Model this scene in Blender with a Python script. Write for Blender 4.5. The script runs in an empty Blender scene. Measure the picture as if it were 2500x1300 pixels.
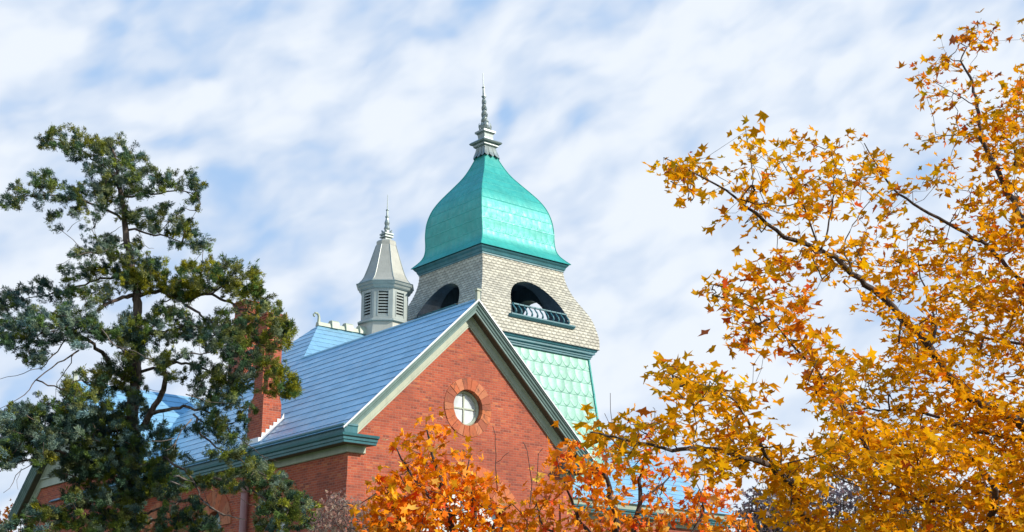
import bpy, bmesh, math, random
import numpy as np
from mathutils import Vector, Matrix
from math import sin, cos, pi, radians, sqrt, atan2

S = bpy.context.scene
col = S.collection
random.seed(7)
rng = np.random.default_rng(11)

# ------------------------------------------------------------------ camera
F_PX, TILT, PW, PH = 3428.0, radians(16.9), 2500.0, 1300.0
CAM = Vector((0, 0, 1.6))
cd = bpy.data.cameras.new("camera")
cam = bpy.data.objects.new("camera", cd)
col.objects.link(cam)
cam.location = CAM
cam.rotation_euler = (pi / 2 + TILT, 0, 0)
cd.sensor_width = 36.0
cd.lens = F_PX / PW * 36.0
cd.clip_end = 4000
S.camera = cam
S.render.resolution_x, S.render.resolution_y = 1024, 532

# ------------------------------------------------------------------ light
SUN_EL = radians(31)
SUN_H = Vector((0.95, -0.31, 0)).normalized()          # towards the sun, on the ground
SUN_DIR = Vector((SUN_H.x * cos(SUN_EL), SUN_H.y * cos(SUN_EL), sin(SUN_EL)))
sd = bpy.data.lights.new("sun", 'SUN')
sd.energy = 4.8
sd.angle = radians(0.5)
sd.color = (1.0, 0.93, 0.82)
sun = bpy.data.objects.new("sun", sd)
col.objects.link(sun)
sun.rotation_euler = SUN_DIR.to_track_quat('Z', 'Y').to_euler()

S.view_settings.view_transform = 'Standard'
S.view_settings.look = 'None'
S.view_settings.exposure = 0.22
S.view_settings.gamma = 1.0


# ------------------------------------------------------------------ node helper
class G:
    """small expression helper for shader node trees"""
    def __init__(s, nt):
        s.nt = nt
        s.n = nt.nodes
        s.l = nt.links

    def new(s, t, **kw):
        n = s.n.new(t)
        for k, v in kw.items():
            setattr(n, k, v)
        return n

    def put(s, sock, v):
        if v is None:
            return
        if isinstance(v, bpy.types.NodeSocket):
            s.l.new(v, sock)
        else:
            if sock.type == 'RGBA' and len(v) == 3:
                v = (*v, 1)
            sock.default_value = v

    def m(s, op, a, b=None, c=None, clamp=False):
        n = s.new('ShaderNodeMath', operation=op, use_clamp=clamp)
        for i, v in enumerate((a, b, c)):
            if v is not None:
                s.put(n.inputs[i], v)
        return n.outputs[0]

    def vm(s, op, a, b=None):
        n = s.new('ShaderNodeVectorMath', operation=op)
        s.put(n.inputs[0], a)
        if b is not None:
            s.put(n.inputs[1], b)
        return n.outputs[0]

    def mix(s, f, a, b, mode='MIX'):
        n = s.new('ShaderNodeMix', data_type='RGBA', blend_type=mode)
        s.put(n.inputs[0], f)
        s.put(n.inputs[6], a)
        s.put(n.inputs[7], b)
        return n.outputs[2]

    def noise(s, vec, scale, detail=4.0, rough=0.55, out=0, dist=0.0):
        n = s.new('ShaderNodeTexNoise')
        s.put(n.inputs['Vector'], vec)
        n.inputs['Scale'].default_value = scale
        n.inputs['Detail'].default_value = detail
        n.inputs['Roughness'].default_value = rough
        n.inputs['Distortion'].default_value = dist
        return n.outputs[out]

    def ramp(s, f, stops, interp='LINEAR'):
        n = s.new('ShaderNodeValToRGB')
        n.color_ramp.interpolation = interp
        e = n.color_ramp.elements
        while len(e) < len(stops):
            e.new(0.5)
        for k, (p, c) in zip(e, stops):
            k.position = p
            k.color = (*c, 1) if len(c) == 3 else c
        s.put(n.inputs[0], f)
        return n.outputs[0]

    def rng(s, v, a, b, c=0.0, d=1.0, smooth=True):
        n = s.new('ShaderNodeMapRange', interpolation_type='SMOOTHSTEP' if smooth else 'LINEAR')
        s.put(n.inputs[0], v)
        for i, q in enumerate((a, b, c, d)):
            n.inputs[i + 1].default_value = q
        return n.outputs[0]

    def mapping(s, vec, scale=(1, 1, 1), rot=(0, 0, 0), loc=(0, 0, 0)):
        n = s.new('ShaderNodeMapping')
        s.put(n.inputs[0], vec)
        n.inputs['Location'].default_value = loc
        n.inputs['Rotation'].default_value = rot
        n.inputs['Scale'].default_value = scale
        return n.outputs[0]

    def sep(s, v):
        n = s.new('ShaderNodeSeparateXYZ')
        s.put(n.inputs[0], v)
        return n.outputs

    def comb(s, x, y, z=0.0):
        n = s.new('ShaderNodeCombineXYZ')
        for i, q in enumerate((x, y, z)):
            s.put(n.inputs[i], q)
        return n.outputs[0]

    def bump(s, h, strength=0.5, dist=0.02):
        n = s.new('ShaderNodeBump')
        n.inputs['Strength'].default_value = strength
        n.inputs['Distance'].default_value = dist
        s.put(n.inputs['Height'], h)
        return n.outputs[0]

    def attr(s, name):
        return s.new('ShaderNodeAttribute', attribute_name=name).outputs['Color']

    def uv(s):
        return s.new('ShaderNodeTexCoord').outputs['UV']

    def obj(s):
        return s.new('ShaderNodeTexCoord').outputs['Object']


# ------------------------------------------------------------------ sky
w = bpy.data.worlds.new("World")
S.world = w
w.use_nodes = True
g = G(w.node_tree)
bg = w.node_tree.nodes['Background']
STR = 0.11
sky = g.new('ShaderNodeTexSky')
sky.sky_type = 'NISHITA'
sky.sun_disc = False
sky.sun_elevation = SUN_EL
sky.sun_rotation = atan2(SUN_H.x, SUN_H.y)
sky.air_density, sky.dust_density, sky.ozone_density = 1.0, 0.5, 3.0
gen = g.new('ShaderNodeTexCoord').outputs['Generated']
dx, dy, dz = g.sep(gen)
den = g.m('ADD', g.m('MAXIMUM', dz, 0.0), 0.10)
flat = g.comb(g.m('DIVIDE', dx, den), g.m('DIVIDE', dy, den), 0.0)      # cloud layer seen from below
wob = g.vm('SCALE', g.vm('SUBTRACT', g.noise(flat, 1.3, 4, 0.55, 1), (0.5, 0.5, 0.5)))
wob.node.inputs['Scale'].default_value = 0.42
fl = g.vm('ADD', flat, wob)
ALONG = radians(40)                                                       # bands run towards this side
bdir = g.mapping(fl, rot=(0, 0, -ALONG))
n1 = g.noise(g.mapping(bdir, scale=(1.0, 0.42, 1.0)), 3.6, 4, 0.5)        # rolls
az = g.m('ARCTAN2', dx, dy)
el = g.m('ARCSINE', dz)
sph = g.comb(az, el, 0.0)
sph = g.vm('ADD', sph, g.vm('MULTIPLY', g.vm('SUBTRACT', g.noise(sph, 14.0, 3, 0.5, 1), (0.5, 0.5, 0.5)), (0.030, 0.030, 0.0)))
puff = g.mapping(g.mapping(sph, rot=(0, 0, radians(-24))), scale=(0.52, 1.0, 1.0))
n2 = g.noise(puff, 29.0, 3, 0.48)                                         # puffs in rows
n4 = g.noise(g.mapping(puff, loc=(4, 9, 0)), 11.5, 3, 0.5)
n3 = g.noise(g.mapping(flat, loc=(3, 7, 1)), 0.9, 3, 0.5)                 # broad thick and thin areas
d = g.m('ADD', g.m('ADD', g.m('MULTIPLY', n1, 0.16), g.m('MULTIPLY', n4, 0.36)), g.m('ADD', g.m('MULTIPLY', n2, 0.44), g.m('MULTIPLY', n3, 0.16)))
for (a0, e0, ra, re, k_) in [(-0.009, 0.405, 0.0076, 0.0117, 0.13), (0.046, 0.429, 0.0175, 0.0064, 0.1), (-0.08, 0.317, 0.0082, 0.0131, 0.1), (-0.233, 0.42, 0.0131, 0.0064, 0.08), (-0.077, 0.457, 0.0175, 0.0073, 0.08), (-0.349, 0.286, 0.0233, 0.0117, 0.07), (-0.314, 0.446, 0.0263, 0.0088, 0.06), (0.06, 0.39, 0.0146, 0.0102, 0.06), (0.101, 0.212, 0.0175, 0.0102, 0.09), (0.254, 0.436, 0.0204, 0.0076, 0.06), (-0.251, 0.366, 0.0175, 0.0088, 0.05), (-0.169, 0.468, 0.0204, 0.0073, 0.05), (0.07, 0.297, 0.0131, 0.0073, 0.05)]:      # openings in the layer: direction, size, how clear
    q_ = g.vm('DIVIDE', g.vm('SUBTRACT', sph, (a0, e0, 0.0)), (ra, re, 1.0))
    x_, y_, _z = g.sep(q_)
    r2 = g.m('ADD', g.m('MULTIPLY', x_, x_), g.m('MULTIPLY', y_, y_))
    d = g.m('SUBTRACT', d, g.m('MULTIPLY', g.m('POWER', 2.718, g.m('MULTIPLY', r2, -1.0)), k_))
open_ = g.rng(dz, 0.47, 0.66)                                             # the layer ends overhead: clear blue above
d = g.m('SUBTRACT', d, g.m('MULTIPLY', open_, 0.22))
veil = g.m('SUBTRACT', 0.56, g.m('MULTIPLY', open_, 0.46))
cover = g.m('ADD', veil, g.m('MULTIPLY', g.rng(d, 0.385, 0.515), g.m('SUBTRACT', 1.0, veil)))
thick = g.rng(d, 0.47, 0.62)
cloud = g.mix(thick, (0.545, 0.645, 0.80), (0.745, 0.80, 0.875))
hz = g.rng(dz, 0.0, 0.2, 1.0, 0.0)
cloud = g.mix(g.m('MULTIPLY', hz, 0.6), cloud, (0.69, 0.765, 0.825))
cs = g.vm('SCALE', cloud)
cs.node.inputs['Scale'].default_value = 1.0 / STR
blue = g.mix(0.75, sky.outputs[0], (0.09 / STR, 0.40 / STR, 0.86 / STR))
g.put(bg.inputs['Color'], g.mix(cover, blue, cs))
bg.inputs['Strength'].default_value = STR


# ------------------------------------------------------------------ materials
def mat(name):
    m = bpy.data.materials.new(name)
    m.use_nodes = True
    g = G(m.node_tree)
    b = m.node_tree.nodes['Principled BSDF']
    return m, g, b


def paint(name, c, rough=0.45, var=0.12, metal=0.0, bump=0.0015, streak=0.0):
    m, g, b = mat(name)
    o = g.obj()
    n = g.noise(o, 2.3, 6, 0.6)
    n2 = g.noise(g.mapping(o, scale=(9, 9, 0.7)), 2.0, 4, 0.6)
    k = g.rng(g.m('ADD', g.m('MULTIPLY', n, 0.6), g.m('MULTIPLY', n2, 0.4)), 0.3, 0.7)
    lo = tuple(q * (1 - var * 1.6) for q in c)
    hi = tuple(min(1, q * (1 + var)) for q in c)
    cc = g.mix(k, lo, hi)
    if streak:
        st = g.rng(g.noise(g.mapping(o, scale=(5, 5, 0.35)), 1.6, 5, 0.65), 0.52, 0.75)
        cc = g.mix(g.m('MULTIPLY', st, streak), cc, tuple(q * 0.45 for q in c))
    g.put(b.inputs['Base Color'], cc)
    b.inputs['Roughness'].default_value = rough
    b.inputs['Metallic'].default_value = metal
    g.put(b.inputs['Normal'], g.bump(g.noise(o, 40, 4, 0.6), 0.6, bump))
    return m


def brick_mat(name, c1, c2, mortar, dark):
    m, g, b = mat(name)
    uv = g.uv()
    t = g.new('ShaderNodeTexBrick')
    t.offset = 0.5
    g.put(t.inputs['Vector'], uv)
    t.inputs['Scale'].default_value = 1.0
    t.inputs['Brick Width'].default_value = 0.215
    t.inputs['Row Height'].default_value = 0.0745
    t.inputs['Mortar Size'].default_value = 0.0075
    t.inputs['Mortar Smooth'].default_value = 0.3
    t.inputs['Bias'].default_value = 0.0
    g.put(t.inputs['Color1'], c1)
    g.put(t.inputs['Color2'], c2)
    g.put(t.inputs['Mortar'], mortar)
    x, y, z = g.sep(uv)
    # one value for each brick
    row = g.m('FLOOR', g.m('DIVIDE', y, 0.0745))
    sh = g.m('MULTIPLY', g.m('MODULO', row, 2.0), 0.5)
    cx = g.m('FLOOR', g.m('ADD', g.m('DIVIDE', x, 0.215), sh))
    wn = g.new('ShaderNodeTexWhiteNoise', noise_dimensions='2D')
    g.put(wn.inputs[0], g.comb(cx, row))
    v = wn.outputs['Value']
    fac = t.outputs['Fac']
    c = g.mix(g.m('MULTIPLY', g.m('SUBTRACT', 1.0, fac), g.rng(v, 0.72, 1.0, 0.0, 0.75)), t.outputs['Color'], dark)
    c = g.mix(g.m('MULTIPLY', g.m('SUBTRACT', 1.0, fac), g.rng(v, 0.10, 0.0, 0.0, 0.6)), c, (0.60, 0.20, 0.07))
    st = g.rng(g.noise(uv, 0.55, 6, 0.62), 0.35, 0.72)
    c = g.mix(g.m('MULTIPLY', st, 0.5), c, dark)
    so = g.rng(g.noise(g.mapping(uv, scale=(2.2, 0.25, 1), loc=(8, 3, 0)), 1.3, 6, 0.65), 0.55, 0.78)
    c = g.mix(g.m('MULTIPLY', so, 0.22), c, (0.12, 0.045, 0.035))
    ef = g.rng(g.noise(g.mapping(uv, scale=(1.0, 0.35, 1), loc=(3, 1, 0)), 1.1, 6, 0.65), 0.58, 0.8)
    c = g.mix(g.m('MULTIPLY', ef, 0.22), c, (0.50, 0.30, 0.25))
    g.put(b.inputs['Base Color'], c)
    b.inputs['Roughness'].default_value = 0.85
    h = g.m('ADD', g.m('SUBTRACT', 1.0, fac), g.m('MULTIPLY', g.noise(uv, 60, 3, 0.6), 0.35))
    g.put(b.inputs['Normal'], g.bump(h, 0.9, 0.008))
    return m


def slate_mat(name, c, rough=0.38):
    m, g, b = mat(name)
    uv = g.uv()
    x, y, z = g.sep(uv)
    row = g.m('FLOOR', g.m('DIVIDE', y, 0.41))
    xs = g.m('ADD', g.m('DIVIDE', x, 0.62), g.m('MULTIPLY', row, 0.5))
    fx = g.m('FRACT', xs)
    edge = g.m('MINIMUM', fx, g.m('SUBTRACT', 1.0, fx))
    line = g.rng(edge, 0.0, 0.022, 1.0, 0.0)
    wn = g.new('ShaderNodeTexWhiteNoise', noise_dimensions='2D')
    g.put(wn.inputs[0], g.comb(g.m('FLOOR', xs), row))
    k = g.m('ADD', g.m('MULTIPLY', wn.outputs['Value'], 0.5), g.m('MULTIPLY', g.noise(uv, 1.2, 6, 0.65), 0.5))
    cc = g.mix(g.rng(k, 0.2, 0.8), tuple(q * 0.90 for q in c), tuple(q * 1.06 for q in c))
    cc = g.mix(g.m('MULTIPLY', line, 0.4), cc, tuple(q * 0.4 for q in c))
    st = g.rng(g.noise(g.mapping(uv, scale=(3.0, 0.25, 1)), 1.4, 5, 0.65), 0.55, 0.8)
    cc = g.mix(g.m('MULTIPLY', st, 0.12), cc, tuple(q * 0.6 for q in c))
    g.put(b.inputs['Base Color'], cc)
    b.inputs['Metallic'].default_value = 0.35
    g.put(b.inputs['Roughness'], g.rng(g.noise(uv, 3.0, 5, 0.6), 0.3, 0.7, rough - 0.08, rough + 0.12))
    h = g.m('ADD', g.m('MULTIPLY', line, -1.0), g.m('MULTIPLY', g.noise(uv, 5.0, 4, 0.6), 0.5))
    g.put(b.inputs['Normal'], g.bump(h, 0.5, 0.01))
    return m


def scallop_mat(name, base, dark, bw, bh, rough, metal, depth, weather=0.4, offset_rows=0.5):
    """pressed rows of round ended shingles"""
    m, g, b = mat(name)
    uv = g.uv()
    x, y, z = g.sep(uv)
    yr = g.m('DIVIDE', y, bh)
    row = g.m('FLOOR', yr)
    fy = g.m('FRACT', yr)
    fx = g.m('FRACT', g.m('ADD', g.m('DIVIDE', x, bw), g.m('MULTIPLY', row, offset_rows)))
    cx = g.m('MULTIPLY', g.m('SUBTRACT', fx, 0.5), 2.0)
    # parabola shaped lower end
    lo = g.m('MULTIPLY', g.m('MULTIPLY', cx, cx), 0.45)
    e = g.m('SUBTRACT', fy, lo)
    body = g.rng(e, 0.02, 0.14)
    dome = g.m('SUBTRACT', 1.0, g.m('MULTIPLY', g.m('MULTIPLY', cx, cx), 0.9))
    rowline = g.rng(fy, 0.0, 0.045, 1.0, 0.0)
    h = g.m('SUBTRACT', g.m('MULTIPLY', body, dome), g.m('MULTIPLY', rowline, 0.4))
    nz = g.noise(uv, 1.1, 6, 0.65)
    nv = g.noise(g.mapping(uv, scale=(2.5, 0.3, 1)), 1.2, 6, 0.65)
    c = g.mix(g.rng(nz, 0.3, 0.7), tuple(q * (1 - 0.25 * weather) for q in base), tuple(min(1, q * (1 + 0.3 * weather)) for q in base))
    c = g.mix(g.m('MULTIPLY', g.rng(nv, 0.52, 0.78), weather), c, dark)
    c = g.mix(g.m('MULTIPLY', g.m('SUBTRACT', 1.0, body), 0.2), c, dark)
    c = g.mix(g.m('MULTIPLY', rowline, 0.25), c, dark)
    g.put(b.inputs['Base Color'], c)
    b.inputs['Metallic'].default_value = metal
    g.put(b.inputs['Roughness'], g.rng(g.noise(uv, 4.0, 5, 0.6), 0.3, 0.7, rough - 0.07, rough + 0.12))
    g.put(b.inputs['Normal'], g.bump(g.m('ADD', h, g.m('MULTIPLY', g.noise(uv, 9, 4, 0.6), 0.12)), 0.8, depth))
    return m


def shingle_mat(name, base):
    m, g, b = mat(name)
    uv = g.uv()
    x, y, z = g.sep(uv)
    bw, bh = 0.235, 0.128
    yr = g.m('DIVIDE', y, bh)
    row = g.m('FLOOR', yr)
    fy = g.m('FRACT', yr)
    xs = g.m('ADD', g.m('DIVIDE', x, bw), g.m('MULTIPLY', row, 0.5))
    fx = g.m('FRACT', xs)
    ax = g.m('ABSOLUTE', g.m('MULTIPLY', g.m('SUBTRACT', fx, 0.5), 2.0))
    lo = g.m('MULTIPLY', g.m('MAXIMUM', g.m('SUBTRACT', ax, 0.42), 0.0), 0.85)     # half hexagon ends
    e = g.m('SUBTRACT', fy, lo)
    gap = g.rng(e, 0.0, 0.12, 1.0, 0.0)
    side = g.m('MULTIPLY', g.rng(ax, 0.93, 1.0), g.rng(fy, 0.5, 0.62))
    line = g.m('MAXIMUM', gap, g.m('MULTIPLY', side, 0.7))
    wn = g.new('ShaderNodeTexWhiteNoise', noise_dimensions='2D')
    g.put(wn.inputs[0], g.comb(g.m('FLOOR', xs), row))
    k = g.m('ADD', g.m('MULTIPLY', wn.outputs['Value'], 0.6), g.m('MULTIPLY', g.noise(uv, 0.9, 6, 0.6), 0.4))
    c = g.mix(g.rng(k, 0.2, 0.8), tuple(q * 0.80 for q in base), tuple(q * 1.12 for q in base))
    st = g.rng(g.noise(g.mapping(uv, scale=(3, 0.3, 1)), 1.0, 6, 0.65), 0.5, 0.75)
    c = g.mix(g.m('MULTIPLY', st, 0.2), c, (0.30, 0.24, 0.17))
    c = g.mix(g.m('MULTIPLY', line, 0.6), c, tuple(q * 0.25 for q in base))
    g.put(b.inputs['Base Color'], c)
    b.inputs['Roughness'].default_value = 0.6
    h = g.m('SUBTRACT', g.m('MULTIPLY', g.m('SUBTRACT', 1.0, fy), 0.7), line)
    g.put(b.inputs['Normal'], g.bump(h, 0.9, 0.02))
    return m


def bark_mat(name, c1, c2, scale=14.0):
    m, g, b = mat(name)
    o = g.obj()
    n = g.noise(g.mapping(o, scale=(1, 1, 0.18)), scale, 6, 0.65, dist=0.4)
    g.put(b.inputs['Base Color'], g.mix(g.rng(n, 0.35, 0.65), c1, c2))
    b.inputs['Roughness'].default_value = 0.9
    g.put(b.inputs['Normal'], g.bump(n, 1.0, 0.02))
    return m


def leaf_mat(name, trans=0.4, rough=0.5, spec=0.35):
    m, g, b = mat(name)
    c = g.attr('tint')
    n = g.noise(g.obj(), 22, 3, 0.6)
    c2 = g.mix(0.45, c, g.mix(n, (0.62, 0.62, 0.62), (1.3, 1.3, 1.3)), 'MULTIPLY')
    g.put(b.inputs['Base Color'], c2)
    b.inputs['Roughness'].default_value = rough
    b.inputs['Specular IOR Level'].default_value = spec
    t = g.new('ShaderNodeBsdfTranslucent')
    g.put(t.inputs['Color'], c2)
    mx = g.new('ShaderNodeMixShader')
    mx.inputs[0].default_value = trans
    g.l.new(b.outputs[0], mx.inputs[1])
    g.l.new(t.outputs[0], mx.inputs[2])
    g.l.new(mx.outputs[0], m.node_tree.nodes['Material Output'].inputs['Surface'])
    return m


def stone_mat(name):
    m, g, b = mat(name)
    c = g.attr('tint')
    o = g.obj()
    n = g.noise(g.mapping(o, scale=(1, 1, 0.8)), 3.2, 7, 0.7, dist=1.6)
    c2 = g.mix(g.rng(n, 0.50, 0.68, 0.0, 0.8), c, (0.13, 0.055, 0.035))
    c2 = g.mix(g.rng(g.noise(o, 9, 5, 0.6), 0.5, 0.8, 0, 0.3), c2, (0.66, 0.27, 0.12))
    g.put(b.inputs['Base Color'], c2)
    b.inputs['Roughness'].default_value = 0.85
    g.put(b.inputs['Normal'], g.bump(n, 0.9, 0.03))
    return m


def glass_mat(name, c):
    m, g, b = mat(name)
    n = g.noise(g.obj(), 1.6, 3, 0.5)
    g.put(b.inputs['Base Color'], g.mix(g.rng(n, 0.35, 0.65), tuple(q * 0.75 for q in c), c))  # pale patchy base colour stands in for sky reflected in the pane
    b.inputs['Roughness'].default_value = 0.04
    b.inputs['IOR'].default_value = 1.9
    g.put(b.inputs['Normal'], g.bump(g.noise(g.obj(), 2.5, 2, 0.5), 0.3, 0.01))
    return m


M = dict(
    brick=brick_mat("red_brick", (0.50, 0.104, 0.042), (0.37, 0.068, 0.030), (0.47, 0.215, 0.145), (0.18, 0.042, 0.026)),
    slate=slate_mat("metal_roof_shingle", (0.28, 0.52, 0.685)),
    dome=scallop_mat("green_copper", (0.035, 0.355, 0.305), (0.015, 0.25, 0.225), 0.30, 0.46, 0.45, 0.15, 0.0055, 0.5),
    mint=scallop_mat("pale_green_copper", (0.21, 0.42, 0.335), (0.13, 0.33, 0.26), 0.41, 0.52, 0.42, 0.1, 0.022, 0.5),
    shingle=shingle_mat("sand_shingle", (0.47, 0.45, 0.365)),
    teal=paint("teal_paint", (0.048, 0.175, 0.205), 0.4, 0.15, streak=0.35),
    sage=paint("sage_paint", (0.39, 0.43, 0.33), 0.5, 0.10, streak=0.25),
    rakep=paint("rake_paint", (0.15, 0.235, 0.22), 0.45, 0.12, streak=0.25),
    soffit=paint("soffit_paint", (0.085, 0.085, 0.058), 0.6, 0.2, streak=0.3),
    grey=paint("grey_green_metal", (0.33, 0.37, 0.35), 0.4, 0.10, metal=0.15, streak=0.3),
    sand=paint("sand_metal", (0.385, 0.385, 0.335), 0.45, 0.08, metal=0.1, streak=0.2),
    finial=paint("finial_metal", (0.26, 0.31, 0.30), 0.38, 0.15, metal=0.35, streak=0.35),
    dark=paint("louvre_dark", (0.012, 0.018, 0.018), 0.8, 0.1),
    inner=paint("belfry_blue_paint", (0.085, 0.13, 0.175), 0.35, 0.25, streak=0.3),
    flash=paint("white_flashing", (0.66, 0.68, 0.70), 0.35, 0.06, metal=0.2),
    joint=paint("roof_joint_dark", (0.10, 0.16, 0.22), 0.7, 0.2),  # darker colour on the lip face of each roof row
    pipe=paint("pink_pipe_paint", (0.36, 0.19, 0.19), 0.5, 0.1),
    stone=stone_mat("red_sandstone"),
    glass=glass_mat("window_glass", (0.72, 0.77, 0.77)),
    bark=bark_mat("maple_bark", (0.030, 0.020, 0.016), (0.10, 0.073, 0.058), 22),
    cedarbark=bark_mat("cedar_bark", (0.045, 0.030, 0.024), (0.17, 0.125, 0.10), 12),
    deadwood=bark_mat("bare_twig", (0.10, 0.075, 0.06), (0.27, 0.22, 0.18), 18),
    leaf=leaf_mat("maple_leaf", 0.52, 0.6, 0.10),
    oleaf=leaf_mat("orange_maple_leaf", 0.32, 0.55, 0.12),
    needle=leaf_mat("cedar_foliage", 0.15, 0.85, 0.08),
)
m, g, b = mat("lawn")
n = g.noise(g.obj(), 0.6, 8, 0.6)
g.put(b.inputs['Base Color'], g.mix(n, (0.035, 0.06, 0.015), (0.09, 0.11, 0.03)))
b.inputs['Roughness'].default_value = 0.95
g.put(b.inputs['Normal'], g.bump(g.noise(g.obj(), 30, 5, 0.7), 1.0, 0.05))
M['lawn'] = m


# ------------------------------------------------------------------ mesh helpers
def tag(o, label=None, cat=None, group=None, kind=None):
    if label: o['label'] = label
    if cat: o['category'] = cat
    if group: o['group'] = group
    if kind: o['kind'] = kind
    return o


def empty(name, loc=(0, 0, 0), rz=0.0):
    o = bpy.data.objects.new(name, None)
    o.empty_display_size = 0.3
    o.location = loc
    o.rotation_euler = (0, 0, rz)
    col.objects.link(o)
    return o


def autouv(me):
    """metres: along the horizontal and up the slope of each face"""
    uvl = me.uv_layers.new(name='UVMap') if not me.uv_layers else me.uv_layers[0]
    vs = me.vertices
    for p in me.polygons:
        n = p.normal
        if abs(n.z) > 0.97:
            t = Vector((1, 0, 0)); s = Vector((0, 1, 0))
        else:
            t = Vector((-n.y, n.x, 0)).normalized()
            s = n.cross(t)
        for li in p.loop_indices:
            c = vs[me.loops[li].vertex_index].co
            uvl.data[li].uv = (c.dot(t), c.dot(s))


class MB:
    def __init__(s):
        s.v = []; s.f = []; s.t = []; s.mi = {}

    def face(s, pts, tint=None):
        i = len(s.v)
        s.v += [tuple(p) for p in pts]
        s.f.append(tuple(range(i, i + len(pts))))
        s.t.append(tint)
        return len(s.f) - 1

    def grid(s, vs, fs, tint=None):
        i = len(s.v)
        s.v += [tuple(p) for p in vs]
        for f in fs:
            s.f.append(tuple(i + k for k in f))
            s.t.append(tint)

    def box(s, a, b, tint=None):
        x0, y0, z0 = a; x1, y1, z1 = b
        v = [(x0, y0, z0), (x1, y0, z0), (x1, y1, z0), (x0, y1, z0), (x0, y0, z1), (x1, y0, z1), (x1, y1, z1), (x0, y1, z1)]
        s.grid(v, [(3, 2, 1, 0), (4, 5, 6, 7), (0, 1, 5, 4), (1, 2, 6, 5), (2, 3, 7, 6), (3, 0, 4, 7)], tint)

    def prism(s, poly, d0, d1, tint=None):
        """poly: list of points; d0,d1: offset vectors"""
        n = len(poly)
        A = [tuple(Vector(p) + Vector(d0)) for p in poly]
        B = [tuple(Vector(p) + Vector(d1)) for p in poly]
        s.grid(A + B, [tuple(range(n - 1, -1, -1)), tuple(range(n, 2 * n))] +
               [(i, (i + 1) % n, n + (i + 1) % n, n + i) for i in range(n)], tint)

    def loft(s, rings, caps=True, closed=True, tint=None):
        n = len(rings[0])
        v = [p for r in rings for p in r]
        fs = []
        for k in range(len(rings) - 1):
            for i in range(n if closed else n - 1):
                j = (i + 1) % n
                fs.append((k * n + i, k * n + j, (k + 1) * n + j, (k + 1) * n + i))
        if caps:
            fs.append(tuple(range(n - 1, -1, -1)))
            fs.append(tuple(range((len(rings) - 1) * n, len(rings) * n)))
        s.grid(v, fs, tint)

    def ring_square(s, prof, cx=0, cy=0, caps=True, tint=None):
        s.loft([[(cx - h, cy - h, z), (cx + h, cy - h, z), (cx + h, cy + h, z), (cx - h, cy + h, z)] for h, z in prof], caps, tint=tint)

    def lathe(s, prof, c=(0, 0), n=16, rot=0.0, caps=True, tint=None):
        s.loft([[(c[0] + r * cos(rot + 2 * pi * i / n), c[1] + r * sin(rot + 2 * pi * i / n), z) for i in range(n)] for r, z in prof], caps, tint=tint)

    def tube(s, pts, rad, n=6, tint=None):
        pts = [Vector(p) for p in pts]
        rings = []
        ref = Vector((0.31, 0.12, 0.94))
        for i, p in enumerate(pts):
            t = (pts[min(i + 1, len(pts) - 1)] - pts[max(i - 1, 0)])
            if t.length < 1e-6: t = Vector((0, 0, 1))
            t.normalize()
            r_ = ref if abs(t.dot(ref)) < 0.95 else Vector((1, 0, 0))
            a = t.cross(r_).normalized(); b = t.cross(a)
            r = rad[i] if hasattr(rad, '__len__') else rad
            rings.append([tuple(p + a * (r * cos(2 * pi * k / n)) + b * (r * sin(2 * pi * k / n))) for k in range(n)])
        s.loft(rings, True, tint=tint)

    def build(s, name, m, parent=None, uv=True, smooth=False, fix=True):
        me = bpy.data.meshes.new(name)
        me.from_pydata(s.v, [], s.f)
        if fix:
            bm = bmesh.new(); bm.from_mesh(me)
            bmesh.ops.remove_doubles(bm, verts=bm.verts, dist=1e-5)
            bmesh.ops.recalc_face_normals(bm, faces=bm.faces)
            bm.to_mesh(me); bm.free()
        if any(t is not None for t in s.t) and len(me.polygons) == len(s.t):
            at = me.attributes.new('tint', 'FLOAT_COLOR', 'FACE')
            arr = np.ones((len(s.t), 4), np.float32)
            for i, t in enumerate(s.t):
                if t is not None: arr[i, :3] = t
            at.data.foreach_set('color', arr.ravel())
        me.update()
        if uv: autouv(me)
        if smooth: me.polygons.foreach_set('use_smooth', [True] * len(me.polygons))
        me.materials.append(m)
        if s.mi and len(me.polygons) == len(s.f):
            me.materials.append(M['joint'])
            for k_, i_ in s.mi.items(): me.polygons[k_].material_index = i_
        o = bpy.data.objects.new(name, me)
        col.objects.link(o)
        o.parent = parent
        return o


def mesh_np(name, verts, faces, tint, m, parent):
    """triangle soup from numpy arrays"""
    me = bpy.data.meshes.new(name)
    nv, nf = len(verts), len(faces)
    me.vertices.add(nv); me.vertices.foreach_set('co', verts.astype(np.float32).ravel())
    me.loops.add(nf * 3); me.loops.foreach_set('vertex_index', faces.astype(np.int32).ravel())
    me.polygons.add(nf)
    me.polygons.foreach_set('loop_start', np.arange(0, nf * 3, 3, dtype=np.int32))
    me.update(calc_edges=True)
    at = me.attributes.new('tint', 'FLOAT_COLOR', 'FACE')
    arr = np.ones((nf, 4), np.float32); arr[:, :3] = tint
    at.data.foreach_set('color', arr.ravel())
    me.materials.append(m)
    o = bpy.data.objects.new(name, me)
    col.objects.link(o); o.parent = parent
    return o


def carve(o, cutters):
    for k, c in enumerate(cutters):
        md = o.modifiers.new("cut%d" % k, 'BOOLEAN')
        md.operation = 'DIFFERENCE'; md.solver = 'EXACT'; md.object = c
    bpy.context.view_layer.update()
    dg = bpy.context.evaluated_depsgraph_get()
    me = bpy.data.meshes.new_from_object(o.evaluated_get(dg))
    o.modifiers.clear()
    old = o.data
    o.data = me
    me.name = old.name
    for c in cutters:
        bpy.data.objects.remove(c)
    autouv(me)
    return o


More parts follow.
